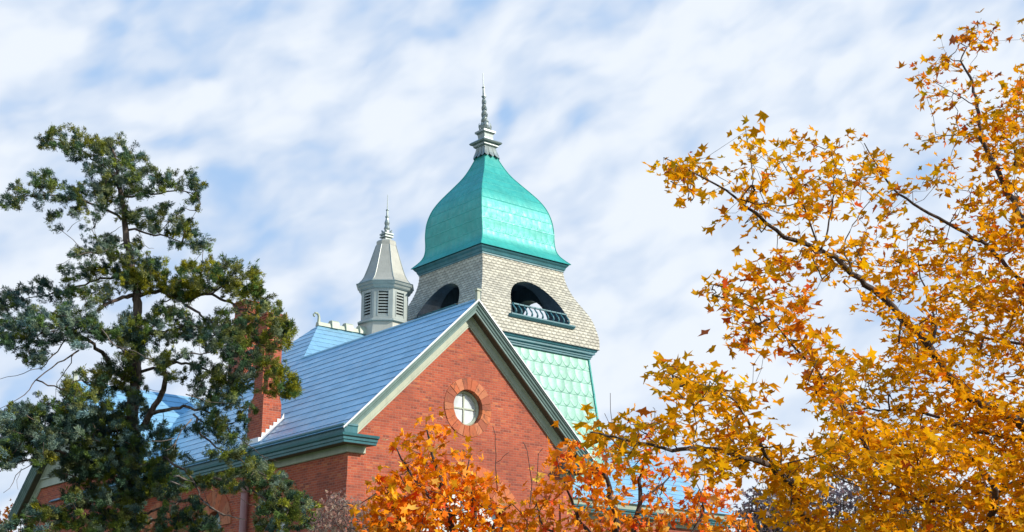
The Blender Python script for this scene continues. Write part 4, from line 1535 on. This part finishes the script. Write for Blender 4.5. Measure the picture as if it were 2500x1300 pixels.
CL = [
    (z4([(740, 640), (640, 580), (560, 540), (440, 510), (300, 490), (100, 500), (20, 520)]), YC, YC - 1.0, .035, .006),
    (z4([(735, 510), (860, 490), (960, 485), (1090, 465), (1200, 500), (1225, 545)]), YC, YC - .5, .03, .006),
    (z4([(785, 705), (900, 720), (1020, 745), (1150, 790), (1240, 830)]), YC, YC + .5, .03, .006),
    (z4([(720, 450), (660, 350), (560, 260), (450, 200), (330, 150), (230, 150)]), YC, YC + .4, .03, .006),
    (z4([(770, 780), (640, 830), (520, 850), (430, 870)]), YC, YC - .8, .025, .005),
    (z4([(825, 1100), (740, 1120), (640, 1160), (520, 1240), (420, 1290), (250, 1340)]), YC, YC - 1.2, .06, .01),
    (z4([(800, 990), (650, 1000), (480, 1050), (330, 1090), (180, 1120), (40, 1140)]), YC, YC + .7, .035, .006),
    (z8([(100, 390), (300, 370), (480, 440), (620, 400), (700, 385), (860, 460), (1000, 540), (1130, 620), (1240, 690), (1330, 690)]), YC, YC - 1.2, .055, .008),
    (z8([(490, 470), (560, 520), (660, 580), (760, 640), (900, 700)]), YC - .4, YC - 1.0, .04, .012),
    (z8([(960, 700), (1100, 780), (1180, 810), (1290, 830)]), YC - 1.0, YC - 1.2, .025, .006),
    (z8([(700, 390), (800, 300), (900, 270), (1000, 270)]), YC - .6, YC - .8, .025, .006),
    (z8([(1060, 960), (1180, 1030), (1250, 1100), (1350, 1150)]), YC - 1.3, YC - 1.5, .018, .005),
    (z5([(790, 685), (860, 660), (930, 560), (990, 420), (1010, 330), (960, 270)]), YC, YC - 1.0, .085, .05),
    (z5([(930, 575), (1060, 540), (1190, 540), (1300, 580)]), YC - .5, YC - 1.2, .05, .02),
    (z5([(960, 270), (1060, 250), (1180, 215), (1300, 200)]), YC - 1.0, YC - 1.5, .03, .01),
    (z5([(960, 270), (880, 230), (760, 190), (700, 160)]), YC - 1.0, YC - 1.2, .02, .008),
    (z5([(680, 280), (620, 210), (560, 150), (480, 100), (380, 90)]), YC - .1, YC - .9, .06, .02),
    (z5([(480, 190), (380, 250), (220, 370), (150, 460), (0, 545)]), YC - .8, YC - 1.6, .022, .006),
    (z5([(400, 120), (300, 250), (210, 310), (0, 365)]), YC - .8, YC - 1.4, .018, .005),
    (z5([(220, 370), (330, 410), (410, 430)]), YC - 1.2, YC - 1.2, .02, .012),
    (z5([(460, 200), (420, 290), (350, 390), (340, 480)]), YC - .8, YC - 1.1, .014, .004),
    (z5([(740, 860), (480, 840), (420, 830), (330, 800), (230, 800)]), YC, YC - 1.3, .06, .02),
    (z5([(0, 930), (100, 870), (190, 855), (300, 800)]), YC - 1.5, YC - 1.0, .018, .03),
    (z5([(220, 870), (120, 920), (90, 1000), (20, 1060)]), YC - 1.2, YC - 1.6, .012, .004),
    (z5([(130, 910), (100, 980), (110, 1040)]), YC - 1.3, YC - 1.4, .006, .003),
    (z5([(1180, 580), (1230, 700), (1330, 780), (1440, 850), (1560, 920), (1680, 1000)]), YC - 1.1, YC - 1.8, .03, .008),
    (z5([(1400, 690), (1520, 770), (1600, 830), (1700, 870)]), YC - 1.3, YC - 1.7, .013, .004),
    (z5([(1600, 830), (1640, 890), (1700, 940)]), YC - 1.5, YC - 1.6, .008, .003),
    (z5([(1000, 840), (1180, 990), (1240, 1110), (1320, 1170), (1420, 1210), (1500, 1220)]), YC - .6, YC - 1.7, .03, .006),
    (z5([(800, 880), (1060, 960), (1180, 990), (1300, 980), (1450, 1010), (1600, 1090), (1750, 1150)]), YC, YC - 1.6, .06, .012),
    (z5([(800, 930), (640, 900), (520, 960), (380, 940)]), YC, YC - .8, .04, .01),
    (z5([(790, 1100), (640, 1110), (480, 1130), (300, 1180), (150, 1200)]), YC, YC - 1.2, .05, .01),
    (z5([(790, 1180), (900, 1180), (1040, 1130), (1160, 1090)]), YC, YC - .9, .04, .01),
    (z5([(790, 1260), (960, 1230), (1100, 1220), (1260, 1270)]), YC, YC - .9, .04, .01),
    (z8([(80, 700), (330, 680), (560, 640), (760, 700), (960, 800), (1040, 900)]), YC, YC - 1.5, .045, .01),
    (z8([(150, 1000), (400, 930), (600, 960), (800, 1060), (950, 1200)]), YC, YC - 1.3, .04, .01),
]
for pxs, y0, y1, r0, r1 in CL:
    cedar.limb(pxs, y0, y1, r0 * .7, r1 * .8, step=0.10, n=6, jit=0.02)
L2 = np.array(cedar.l2); LY = np.array(cedar.lY)
cent, tone, cids, dirs = [], [], [], []
ncl = 0
for poly, tn, dn in PADS:
    n = max(5, int(poly_area(poly) / 122.0 * dn))
    n = int(n * 1.35)
    P2 = sample_poly(poly, n)
    # foliage gathers into flat layers with gaps between them
    lay = np.sin(P2[:, 1] * 0.19 + 2.2 * np.sin(P2[:, 0] * 0.021) + 0.06 * P2[:, 0]) + 0.9 * np.sin(P2[:, 0] * 0.083 + 1.7 * np.sin(P2[:, 1] * 0.05)) + rng.normal(0, 0.35, n)
    P2 = P2[lay > -0.62] if (lay > -0.62).sum() > 3 else P2
    n = len(P2)
    P2 = P2 + rng.normal(0, 3.5, (n, 2))
    cen = np.array(poly).mean(0)
    ext = sqrt(poly_area(poly)) / 142 * 0.40
    Yc = near_depth(cen[None], L2, LY)[0]
    Y = 0.5 * Yc + 0.5 * near_depth(P2, L2, LY) + rng.normal(0, max(0.15, ext), len(P2))
    W3 = to_world(P2, Y)
    per = rng.integers(4, 12, n)
    idx = np.repeat(np.arange(n), per)
    # each cluster is a sprig that leans away from the trunk
    dr = W3 - np.array([cedar.base.x, cedar.base.y, 0]); dr[:, 2] = 0
    dr /= np.linalg.norm(dr, axis=1)[:, None] + 1e-6
    dr = dr * 0.8 + rng.normal(0, 0.55, dr.shape); dr[:, 2] += 0.45
    dr /= np.linalg.norm(dr, axis=1)[:, None]
    sp3 = dr[idx] * rng.uniform(-0.085, 0.115, (len(idx), 1)) + rng.normal(0, 1, (len(idx), 3)) * 0.020
    dirs.append(dr[idx])
    cent.append(W3[idx] + sp3); tone.append(np.full(len(idx), tn)); cids.append(idx + ncl)
    ncl += n
CI = np.concatenate(cids); DR = np.vstack(dirs)
CT = np.vstack(cent); TN = np.concatenate(tone)
sub = rng.choice(len(CT), min(1700, len(CT)), replace=False)
grow(cedar.mb, cedar.nodes, CT[sub], 0.0042, 0.02, n=4)
# bare dead twigs
for pxs, r0 in ((z5([(1170, 610), (1110, 680), (1075, 750), (1060, 800)]), .013), (z5([(1065, 725), (980, 745), (900, 745)]), .010), (z5([(1075, 750), (1040, 790), (1000, 800)]), .006),
                (z5([(1060, 960), (1120, 975), (1190, 995)]), .02), (z5([(620, 60), (700, 160), (830, 200), (930, 255)]), .01), (z5([(1040, 990), (1100, 1015), (1140, 1030)]), .016),
                (z5([(1240, 1110), (1320, 1170), (1420, 1210), (1500, 1225)]), .012), (z4([(410, 715), (440, 680), (500, 640)]), .006), (z4([(660, 740), (700, 705), (745, 680)]), .008),
                (z4([(345, 920), (390, 905), (430, 880)]), .006), (z4([(875, 790), (910, 815), (940, 818)]), .005), (z8([(500, 1180), (700, 1240), (900, 1250)]), .01)):
    dead = MB()
    limb(dead, pxs, YC - 1.6, YC - 1.7, r0, 0.003, n=5)
    dead.v = [tuple(Vector(v_) - cedar.base) for v_ in dead.v]
    dead.build('dead_twig', M['deadwood'], cedar.o, uv=False, smooth=True, fix=False)
cedar.finish_wood(M['cedarbark'])


def sprays(C_, TN, CI, DR, size, blades, rng):
    """little tufts of scale leaves: narrow blades fanning from a point"""
    N = len(C_)
    d0 = DR + rng.normal(0, 0.25, (N, 3))
    d0 /= np.linalg.norm(d0, axis=1)[:, None]
    d_ = d0[:, None, :] + rng.normal(0, 0.55, (N, blades, 3))
    d_ /= np.linalg.norm(d_, axis=2)[..., None]
    L = size * rng.uniform(0.55, 1.35, (N, blades, 1))
    q = rng.normal(0, 1, (N, blades, 3))
    sdv = np.cross(d_, q); sdv /= np.linalg.norm(sdv, axis=2)[..., None] + 1e-9
    nn = np.cross(d_, sdv)
    o = C_[:, None, :] + rng.normal(0, size * 0.28, (N, blades, 3))
    w_ = L * 0.092
    v0 = o
    v1 = o + d_ * L * 0.5 + sdv * w_ + nn * w_ * 0.5
    v2 = o + d_ * L
    v3 = o + d_ * L * 0.5 - sdv * w_ + nn * w_ * 0.5
    V = np.stack([v0, v1, v2, v3], 2).reshape(-1, 3)
    b_ = (np.arange(N * blades) * 4)[:, None]
    tri = np.concatenate([b_ + np.array([0, 1, 2]), b_ + np.array([0, 2, 3])], 1).reshape(-1, 3)
    dk = np.array((0.046, 0.092, 0.084)); bl = np.array((0.150, 0.240, 0.235)); ol = np.array((0.31, 0.29, 0.020)); gr = np.array((0.105, 0.18, 0.050))
    nc = int(CI.max()) + 1
    k = rng.random(nc)[CI]
    t = np.clip(TN + rng.normal(0, 0.20, nc)[CI] + rng.normal(0, 0.06, N), 0, 1)
    base = np.where((k < 0.42)[:, None], dk, np.where((k < 0.74)[:, None], bl, gr))
    c_ = base * (1 - t[:, None]) + (np.where((k < 0.3)[:, None], gr, ol)) * t[:, None]
    c_ = c_ * rng.normal(1, 0.20, nc)[CI][:, None] * rng.normal(1, 0.12, (N, 1))
    c_ = np.repeat(np.clip(c_, 0.004, 0.5), blades * 2, axis=0)
    return V, tri, c_


V, tri, c_ = sprays(CT, TN, CI, DR, 0.054, 24, rng)
mesh_np('crown', V - np.array(cedar.base), tri, c_, M['needle'], cedar.o)

# ------------------------------------------------------------------ golden maple on the right
YM = 8.6
mb_ = at(2760, 1690, YM + 0.3); mb_.z = 0
maple = Tree('maple_tree', 'large golden yellow maple spreading in from the right, closest to the camera', 'tree', mb_)
maple.trunk_from_ground((2690, 1480), YM + .2, 0.17, 0.12)
ML = [
    ([(2690, 1480), (2560, 1420), (2450, 1350), (2418, 1300), (2432, 1240), (2430, 1195), (2400, 1150), (2370, 1122), (2310, 1100), (2270, 1105), (2195, 1085), (2120, 1090)], YM + .2, YM - 1.0, .055, .008),
    ([(2690, 1480), (2400, 1400), (2150, 1350), (2020, 1305), (1965, 1265), (1950, 1220), (1930, 1180), (1890, 1145), (1850, 1120), (1790, 1112), (1700, 1090), (1640, 1100), (1580, 1085), (1500, 1068), (1440, 1055)], YM + .2, YM - 2.0, .06, .005),
    ([(1935, 1185), (1890, 1130), (1850, 1085), (1825, 1030), (1800, 985), (1755, 960), (1690, 938), (1620, 905)], YM - 1.2, YM - 1.9, .02, .004),
    ([(2690, 1480), (2620, 1250), (2540, 1080), (2440, 1005), (2375, 970), (2320, 930), (2290, 885), (2265, 845), (2220, 795), (2135, 712), (2080, 662), (2000, 610), (1920, 580), (1870, 545), (1820, 500), (1770, 465), (1690, 420), (1620, 385)], YM + .2, YM - .8, .07, .004),
    ([(2270, 850), (2287, 800), (2272, 750), (2250, 680), (2240, 620)], YM - .3, YM - .2, .018, .005),
    ([(2690, 1480), (2680, 1150), (2640, 900), (2560, 700), (2500, 560), (2478, 505), (2440, 430), (2400, 340), (2387, 260), (2370, 190), (2345, 150), (2380, 90)], YM + .2, YM + .8, .07, .005),
    ([(2560, 760), (2430, 620), (2360, 572), (2250, 512), (2180, 460), (2140, 400), (2110, 350)], YM + .5, YM + .1, .03, .005),
    ([(2120, 1110), (2060, 1000), (2030, 960), (1990, 900), (1940, 850), (1900, 800), (1850, 760), (1790, 720)], YM - 1.2, YM - 1.0, .022, .004),
    ([(2003, 612), (2022, 560), (2032, 490), (2035, 410), (2030, 350)], YM - .6, YM - .5, .012, .003),
    ([(2000, 606), (1965, 510), (1935, 440), (1900, 380)], YM - .6, YM - .8, .011, .003),
    ([(2080, 662), (2060, 600), (2100, 520), (2140, 470)], YM - .5, YM - .2, .01, .003),
    ([(1820, 500), (1840, 440), (1830, 370), (1820, 310)], YM - .7, YM - .8, .008, .003),
    ([(2400, 340), (2340, 330), (2290, 335), (2250, 345)], YM + .6, YM + .5, .008, .003),
    ([(2387, 260), (2330, 230), (2280, 200)], YM + .6, YM + .5, .008, .003),
    ([(2640, 900), (2520, 850), (2420, 830), (2330, 800)], YM + .5, YM + .8, .03, .006),
    ([(2620, 1250), (2500, 1180), (2380, 1230), (2250, 1220), (2130, 1200), (2050, 1170)], YM + .2, YM + .6, .035, .006),
    ([(2540, 1080), (2380, 1050), (2250, 1010), (2120, 1000), (2030, 1010)], YM + .2, YM + .9, .03, .006),
    ([(2680, 1150), (2800, 900), (2900, 600)], YM + .3, YM + .2, .06, .02),
    ([(2690, 1400), (2850, 1200), (3000, 1000)], YM + .3, YM + 1.0, .05, .02),
    ([(2500, 560), (2560, 400), (2540, 250), (2510, 120)], YM + .8, YM + .9, .03, .006),
]
for pxs, y0, y1, r0, r1 in ML:
    maple.limb(pxs, y0, y1, r0 * .56, r1 * .6, step=0.06, n=7, jit=0.008)
HOLES = [[(1995, 714), (2046, 700), (2083, 741), (2171, 769), (2161, 838), (2194, 894), (2143, 908), (2101, 870), (2092, 829), (2046, 806), (2000, 815), (1977, 760)],
         [(1852, 930), (1908, 908), (1949, 917), (1958, 995), (2000, 1023), (2005, 1069), (1958, 1088), (1871, 986), (1848, 954)],
         [(1995, 1185), (2050, 1170), (2115, 1200), (2100, 1265), (2030, 1275), (1990, 1240)]]
MP = [  # polygon, leaves per 1000 px2, redness
    ([(1600, 372), (1655, 365), (1672, 395), (1715, 395), (1780, 398), (1790, 370), (1840, 385), (1860, 420), (1850, 470), (1760, 460), (1700, 500), (1665, 490), (1640, 455), (1608, 415)], 3.6, .10),
    ([(1800, 295), (1840, 292), (1855, 340), (1905, 350), (1950, 325), (2000, 350), (2050, 335), (2100, 328), (2120, 365), (2165, 385), (2165, 420), (2130, 455), (2080, 450), (2060, 520), (2000, 560), (1960, 600), (1900, 580), (1830, 570), (1810, 540), (1740, 530), (1720, 500), (1790, 480), (1850, 470), (1870, 420), (1830, 380)], 3.3, .10),
    ([(1830, 630), (1900, 600), (2000, 600), (2050, 700), (2000, 720), (1970, 780), (1920, 830), (1880, 860), (1800, 860), (1760, 850), (1760, 810), (1800, 790), (1730, 720), (1730, 690), (1790, 670)], 3.9, .5),
    ([(2150, 470), (2210, 460), (2280, 410), (2330, 400), (2335, 440), (2280, 480), (2230, 500), (2250, 540), (2340, 560), (2330, 640), (2240, 700), (2180, 760), (2100, 660), (2050, 600), (2080, 500)], 3.5, .25),
    ([(1960, 590), (2060, 600), (2150, 700), (2240, 740), (2270, 850), (2160, 780), (2060, 700), (1990, 650)], 3.6, .1),
    ([(2290, 80), (2330, 60), (2420, 35), (2450, 70), (2440, 100), (2400, 110), (2380, 150), (2430, 190), (2420, 230), (2370, 260), (2340, 290), (2300, 280), (2260, 260), (2245, 230), (2240, 170), (2290, 140)], 3.2, .75),
    ([(2255, 250), (2340, 290), (2400, 300), (2420, 400), (2330, 330), (2280, 290)], 2.6, .5),
    ([(2240, 330), (2290, 320), (2310, 350), (2290, 365), (2245, 350)], 3.5, .35),
    ([(2470, 60), (2560, 40), (2560, 130), (2480, 115)], 3.5, .4),
    ([(2370, 290), (2430, 240), (2500, 160), (2600, 160), (2600, 700), (2400, 760), (2330, 700), (2340, 560), (2350, 480), (2400, 420)], 5.6, .35),
    ([(2050, 690), (2160, 770), (2250, 800), (2250, 740), (2330, 690), (2600, 650), (2600, 1330), (1950, 1330), (1860, 1290), (1900, 1180), (1960, 1080), (2010, 1040), (1990, 960), (1960, 950), (1980, 900), (2060, 860), (2110, 880), (2180, 880), (2170, 840), (2110, 800)], 6.2, .07),
    ([(1900, 840), (1960, 800), (2050, 830), (2080, 880), (2020, 920), (2080, 980), (2040, 1020), (1990, 960), (1950, 960), (1950, 900)], 3.2, .55),
    ([(1580, 900), (1610, 865), (1680, 890), (1700, 900), (1790, 915), (1850, 925), (1850, 960), (1870, 990), (1875, 1030), (1930, 1080), (1960, 1100), (1950, 1150), (1880, 1150), (1860, 1200), (1820, 1170), (1760, 1170), (1700, 1140), (1690, 1100), (1740, 1060), (1700, 1020), (1640, 950), (1590, 925)], 4.3, .06),
    ([(1420, 1050), (1450, 1025), (1500, 1045), (1530, 1000), (1570, 1010), (1600, 1030), (1640, 1010), (1700, 1020), (1720, 1060), (1800, 1090), (1830, 1130), (1780, 1160), (1700, 1160), (1650, 1100), (1600, 1110), (1560, 1130), (1500, 1110), (1430, 1085)], 4.0, .04),
    ([(1860, 1150), (1950, 1130), (2100, 1050), (2300, 1000), (2600, 950), (2600, 1330), (1960, 1330), (1900, 1240)], 4.0, .03),
    ([(2600, -100), (2900, -100), (3100, 400), (3100, 1300), (2600, 1330)], 1.3, .2),  # crown out of view, added to shade the visible leaves
]
L2 = np.array(maple.l2); LY = np.array(maple.lY)
cl, lv_, rd = [], [], []
for poly, dn, red in MP:
    poly = [(x + (6 if x < 1700 else 0), y) for x, y in poly]
    A = poly_area(poly)
    nc = max(5, int(A * dn * 1.6 / 1000 / 3.6))
    P2 = sample_poly(poly, nc, HOLES)
    Y = near_depth(P2, L2, LY) + rng.normal(0, 0.36, len(P2))
    W3 = to_world(P2, Y)
    cl.append(W3)
    # leaves of a cluster hang round a short shoot
    per = rng.integers(3, 9, len(W3))
    idx = np.repeat(np.arange(len(W3)), per)
    L3 = W3[idx] + rng.normal(0, 1, (len(idx), 3)) * np.array((0.050, 0.050, 0.034))
    lv_.append(L3); rd.append(np.full(len(L3), red))
CL3 = np.vstack(cl); LV = np.vstack(lv_); RD = np.concatenate(rd)
grow(maple.mb, maple.nodes, CL3, 0.0012, 0.012, n=4, sag=0.06)
# leaf stalks
maple.finish_wood(M['bark'])
N = len(LV)
isred = rng.random(N) < RD * 0.65
pal = np.where(isred[:, None], palette(N, [(0.74, 0.19, 0.012), (0.62, 0.10, 0.015), (0.82, 0.29, 0.01), (0.48, 0.15, 0.05)], [4, 1.2, 5, 1]),
               palette(N, [(0.86, 0.375, 0.003), (0.80, 0.365, 0.003), (0.88, 0.42, 0.005), (0.70, 0.355, 0.004), (0.58, 0.33, 0.006)], [5, 4, 3, 2, 1]))
V, tri, c_ = leaves('crown', LV, 0.070, pal, None, None, up=0.9, spread=0.5, sz_sd=0.28)
mesh_np('crown', V - np.array(maple.base), tri, c_, M['leaf'], maple.o)


# ------------------------------------------------------------------ orange maples below the gable
def orange_tree(label, base_px, Y, limbs, polys, group, reds, leafsize=0.112, r_tip=0.0018, bare=(), trunk_r=.09, top_px=None):
    b_ = at(base_px, 1690, Y); b_.z = 0
    T = Tree('orange_maple', label, 'tree', b_, group)
    T.trunk_from_ground(top_px or (base_px, 1450), Y, trunk_r, trunk_r * .7)
    for pxs, y0, y1, r0, r1 in limbs:
        T.limb(pxs, y0, y1, r0, r1, step=0.08, n=6, jit=0.012)
    l2, lY = np.array(T.l2), np.array(T.lY)
    cl, lv = [], []
    for poly, dn in polys:
        nc = max(5, int(poly_area(poly) * dn * 2.2 / 1000 / 3.2))
        P2 = sample_poly(poly, nc)
        Yv = near_depth(P2, l2, lY) + rng.normal(0, 0.33, len(P2))
        W3 = to_world(P2, Yv); cl.append(W3)
        idx = np.repeat(np.arange(len(W3)), rng.integers(3, 8, len(W3)))
        lv.append(W3[idx] + rng.normal(0, 1, (len(idx), 3)) * np.array((0.075, 0.075, 0.055)))
    C3, L3 = np.vstack(cl), np.vstack(lv)
    grow(T.mb, T.nodes, C3, r_tip, 0.02, n=4, sag=0.06)
    for pxs, r0 in bare:
        limb(T.mb, pxs, Y - .2, Y - .2, r0, 0.003, n=5)
    T.finish_wood(M['bark'])
    n = len(L3)
    pal = np.where((rng.random(n) < reds)[:, None], palette(n, [(0.84, 0.10, 0.015), (0.88, 0.16, 0.02), (0.88, 0.26, 0.10)], [3, 4, 2]),
                   palette(n, [(0.95, 0.295, 0.004), (0.95, 0.36, 0.006), (0.95, 0.24, 0.004), (0.95, 0.48, 0.07), (0.92, 0.56, 0.28)], [5, 4, 4, 1.5, .7]))
    V, tri, c_ = leaves('crown', L3, leafsize, pal, None, None, up=0.45, spread=0.75)
    mesh_np('crown', V - np.array(T.base), tri, c_, M['oleaf'], T.o)
    return T


zA = lambda p: Zm(p, 3.846, 850, 980)
YO = 14.0
orange_tree('bright orange maple top below the round window', 1160, YO, [
    ([(1160, 1450), (1130, 1350), (1090, 1250), (1070, 1160), (1050, 1090), (1040, 1020)], YO, YO - .1, .05, .004),
    ([(1150, 1430), (1040, 1340), (970, 1260), (940, 1200), (880, 1230)], YO, YO - .4, .04, .004),
    ([(1160, 1440), (1190, 1340), (1210, 1270), (1250, 1230)], YO, YO + .2, .04, .005),
    ([(1130, 1350), (1160, 1270), (1140, 1170), (1150, 1110)], YO, YO + .4, .025, .004),
    ([(1090, 1260), (1020, 1180), (980, 1120), (960, 1080)], YO - .1, YO + .2, .02, .004),
    ([(1160, 1440), (1000, 1380), (900, 1320), (860, 1290)], YO, YO + .5, .03, .005)],
    [(zA([(40, 900), (120, 880), (280, 850), (330, 1000), (330, 1250), (60, 1260), (60, 980)]), 2.2),
     (zA([(300, 700), (400, 700), (480, 600), (680, 560), (900, 560), (1070, 600), (1160, 660), (1240, 740), (1240, 900), (1340, 1000), (1300, 1260), (220, 1260), (280, 880)]), 7.5),
     (zA([(400, 480), (330, 400), (440, 350), (500, 270), (570, 310), (600, 440), (660, 560), (480, 600)]), 2.6),
     (zA([(680, 450), (690, 260), (720, 170), (720, 80), (810, 80), (820, 110), (780, 180), (890, 280), (890, 380), (910, 500), (900, 600), (700, 600)]), 4.5),
     (zA([(1060, 440), (1180, 460), (1190, 500), (1080, 500)]), 3.0),
     (zA([(1240, 760), (1400, 720), (1430, 820), (1340, 900)]), 2.5),
     (zA([(1340, 1000), (1560, 960), (1700, 1060), (1760, 1260), (1300, 1260)]), 4.2)],
    'orange maples below the gable', .10,
    bare=[([(1214, 1200), (1212, 1140), (1210, 1085), (1203, 1040)], .005), ([(1212, 1130), (1228, 1115), (1243, 1105)], .003),
          ([(1293, 1240), (1296, 1180), (1285, 1100), (1277, 1080)], .005), ([(1310, 1180), (1316, 1110), (1326, 1095)], .004)])
zB = lambda p: Zm(p, 4.062, 1400, 980)
YP = 14.6
orange_tree('sparse orange and red maple with open twigs, right of the gable', 1540, YP, [
    ([(1540, 1450), (1510, 1350), (1505, 1280), (1490, 1210), (1470, 1150), (1430, 1135), (1400, 1120)], YP, YP - .4, .05, .005),
    ([(1540, 1440), (1545, 1320), (1560, 1220), (1565, 1150), (1590, 1080), (1560, 1050)], YP, YP, .04, .004),
    ([(1540, 1440), (1640, 1350), (1700, 1290), (1720, 1230), (1700, 1180)], YP, YP + .3, .035, .004),
    ([(1545, 1440), (1720, 1370), (1800, 1300), (1830, 1230)], YP, YP + .2, .03, .004),
    ([(1510, 1350), (1430, 1290), (1390, 1220), (1370, 1150)], YP, YP - .2, .03, .004),
    ([(1510, 1400), (1400, 1340), (1330, 1290), (1310, 1230)], YP, YP + .4, .03, .004),
    ([(1475, 1160), (1480, 1120), (1470, 1090)], YP - .2, YP - .2, .012, .004),
    ([(1560, 1220), (1620, 1180), (1650, 1130)], YP, YP + .2, .015, .004)],
    [([(1380, 1085), (1400, 1065), (1440, 1080), (1490, 1090), (1500, 1150), (1480, 1220), (1500, 1320), (1300, 1320), (1290, 1250), (1330, 1180), (1350, 1120)], 3.9),
     ([(1490, 1090), (1540, 1050), (1590, 1030), (1640, 1090), (1655, 1150), (1600, 1180), (1530, 1160)], 2.7),
     ([(1500, 1160), (1600, 1180), (1650, 1180), (1660, 1220), (1640, 1320), (1500, 1320)], 3.5),
     ([(1660, 1140), (1680, 1140), (1690, 1160), (1660, 1170)], 3.0),
     ([(1650, 1210), (1720, 1190), (1780, 1185), (1790, 1215), (1770, 1250), (1840, 1270), (1835, 1320), (1640, 1320)], 4.0),
     ([(1290, 1170), (1330, 1150), (1350, 1190), (1300, 1210)], 3.0)],
    'orange maples below the gable', .15, leafsize=0.110,
    bare=[([(1545, 1160), (1520, 1100), (1495, 1040), (1490, 960)], .005), ([(1490, 1040), (1476, 1010)], .003), ([(1700, 1240), (1720, 1180), (1712, 1120)], .004),
          ([(1835, 1250), (1845, 1190), (1858, 1170)], .005), ([(1600, 1060), (1598, 1010), (1594, 995)], .004), ([(1820, 1310), (1838, 1230), (1840, 1190)], .006)])

# ------------------------------------------------------------------ dry shrub with pale seed heads beside the corner
YS = 19.0
sb_ = at(830, 1690, YS); sb_.z = 0
shrub = Tree('dry_shrub', 'bare twiggy shrub with pale dry seed heads in front of the brick corner', 'shrub', sb_)
shrub.trunk_from_ground((830, 1480), YS, 0.06, 0.05)
for tx, ty in ((782, 1250), (805, 1215), (828, 1205), (850, 1235), (875, 1245), (900, 1260), (770, 1290), (860, 1270), (1000, 1290), (940, 1270)):
    shrub.limb([(830, 1480), ((830 * 2 + tx) / 3 + rng.normal(0, 10), 1390), ((830 + tx * 2) / 3 + rng.normal(0, 8), 1320), (tx, ty)], YS, YS + rng.normal(0, .35), .02, .004, n=5)
P2 = sample_poly([(770, 1260), (800, 1215), (830, 1200), (850, 1225), (890, 1235), (960, 1260), (1000, 1320), (760, 1320)], 330)
W3 = to_world(P2, YS + rng.normal(0, .35, len(P2)))
grow(shrub.mb, shrub.nodes, W3, 0.003, 0.012, n=4, sag=.08)
shrub.finish_wood(M['deadwood'])
N = len(W3)
idx = np.repeat(np.arange(N), 4)
pal = palette(len(idx), [(0.42, 0.26, 0.20), (0.50, 0.34, 0.25), (0.30, 0.16, 0.13)], [4, 3, 3])
V, tri, c_ = leaves('crown', W3[idx] + rng.normal(0, 0.05, (len(idx), 3)), 0.065, pal, None, None, up=0.2, spread=1.0, curl=.9)
mesh_np('crown', V - np.array(shrub.base), tri, c_, M['leaf'], shrub.o)


# ------------------------------------------------------------------ far trees
def far_tree(name, label, cx, top, half, Y, cols, wts, n, group, dens_twig=170, leaf=0.45):
    b_ = at(cx, 1690, Y); b_.z = 0
    T = Tree(name, label, 'tree', b_, group)
    T.trunk_from_ground((cx, 1480), Y, .26, .2)
    sc = Y / F_PX
    for k in range(11):
        t = -1 + 2 * k / 10
        ex = cx + half * t * 0.9; ey = top + (1 - sqrt(max(0, 1 - t * t * 0.85))) * half * 1.4 + rng.uniform(0, 30)
        T.limb([(cx, 1480), (cx + half * t * .3, 1400 - 40 * (1 - abs(t))), (cx + half * t * .65, (1400 + ey) / 2), (ex, ey)], Y, Y + rng.normal(0, 1.5), .14, .02, step=.6, n=5, jit=.06)
    ph = rng.uniform(0, 2 * pi, 900); rr_ = np.sqrt(rng.uniform(0.04, 1, 900))
    P2 = np.stack([cx + half * rr_ * np.cos(ph), top + half * 1.05 + half * 1.05 * rr_ * np.sin(ph)], -1)
    P2 = P2[:dens_twig]
    W3 = to_world(P2, Y + rng.normal(0, half * sc * .45, len(P2)))
    grow(T.mb, T.nodes, W3, .016, .08, n=4, sag=.06)
    T.finish_wood(M['bark'])
    idx = rng.integers(0, len(W3), n)
    L3 = W3[idx] + rng.normal(0, .42, (n, 3))
    pal = palette(n, cols, wts)
    V, tri, c_ = leaves('crown', L3, leaf, pal, None, None, up=.2, spread=1.0)
    mesh_np('crown', V - np.array(T.base), tri, c_, M['leaf'], T.o)


BR = [(0.26, 0.19, 0.19), (0.32, 0.21, 0.19), (0.20, 0.16, 0.18)]  # browns lightened so the leaf colour carries distance haze
far_tree('far_tree', 'low brown leaved tree far off beyond the roof end, left of the dark maple limb', 1885, 1195, 70, 75, BR, [4, 3, 3], 1100, 'trees far behind the golden maple', 170, .38)
far_tree('far_tree', 'taller purple brown tree far off, seen through the gap in the golden maple', 2060, 1160, 100, 85, BR, [4, 2, 4], 1200, 'trees far behind the golden maple', 220, .40)
far_tree('far_tree', 'far bare grey tree behind the lower golden leaves at the right', 2260, 1175, 95, 80, [(0.22, 0.19, 0.19), (0.28, 0.23, 0.23)], [1, 1], 700, 'trees far behind the golden maple', 260, .36)
far_tree('far_tree', 'small orange tree far off at the lower left edge beside the left gable', -25, 1262, 62, 66, [(0.62, 0.20, 0.02), (0.5, 0.12, 0.03), (0.2, 0.16, 0.04)], [4, 2, 2], 900, None, 120, .30)
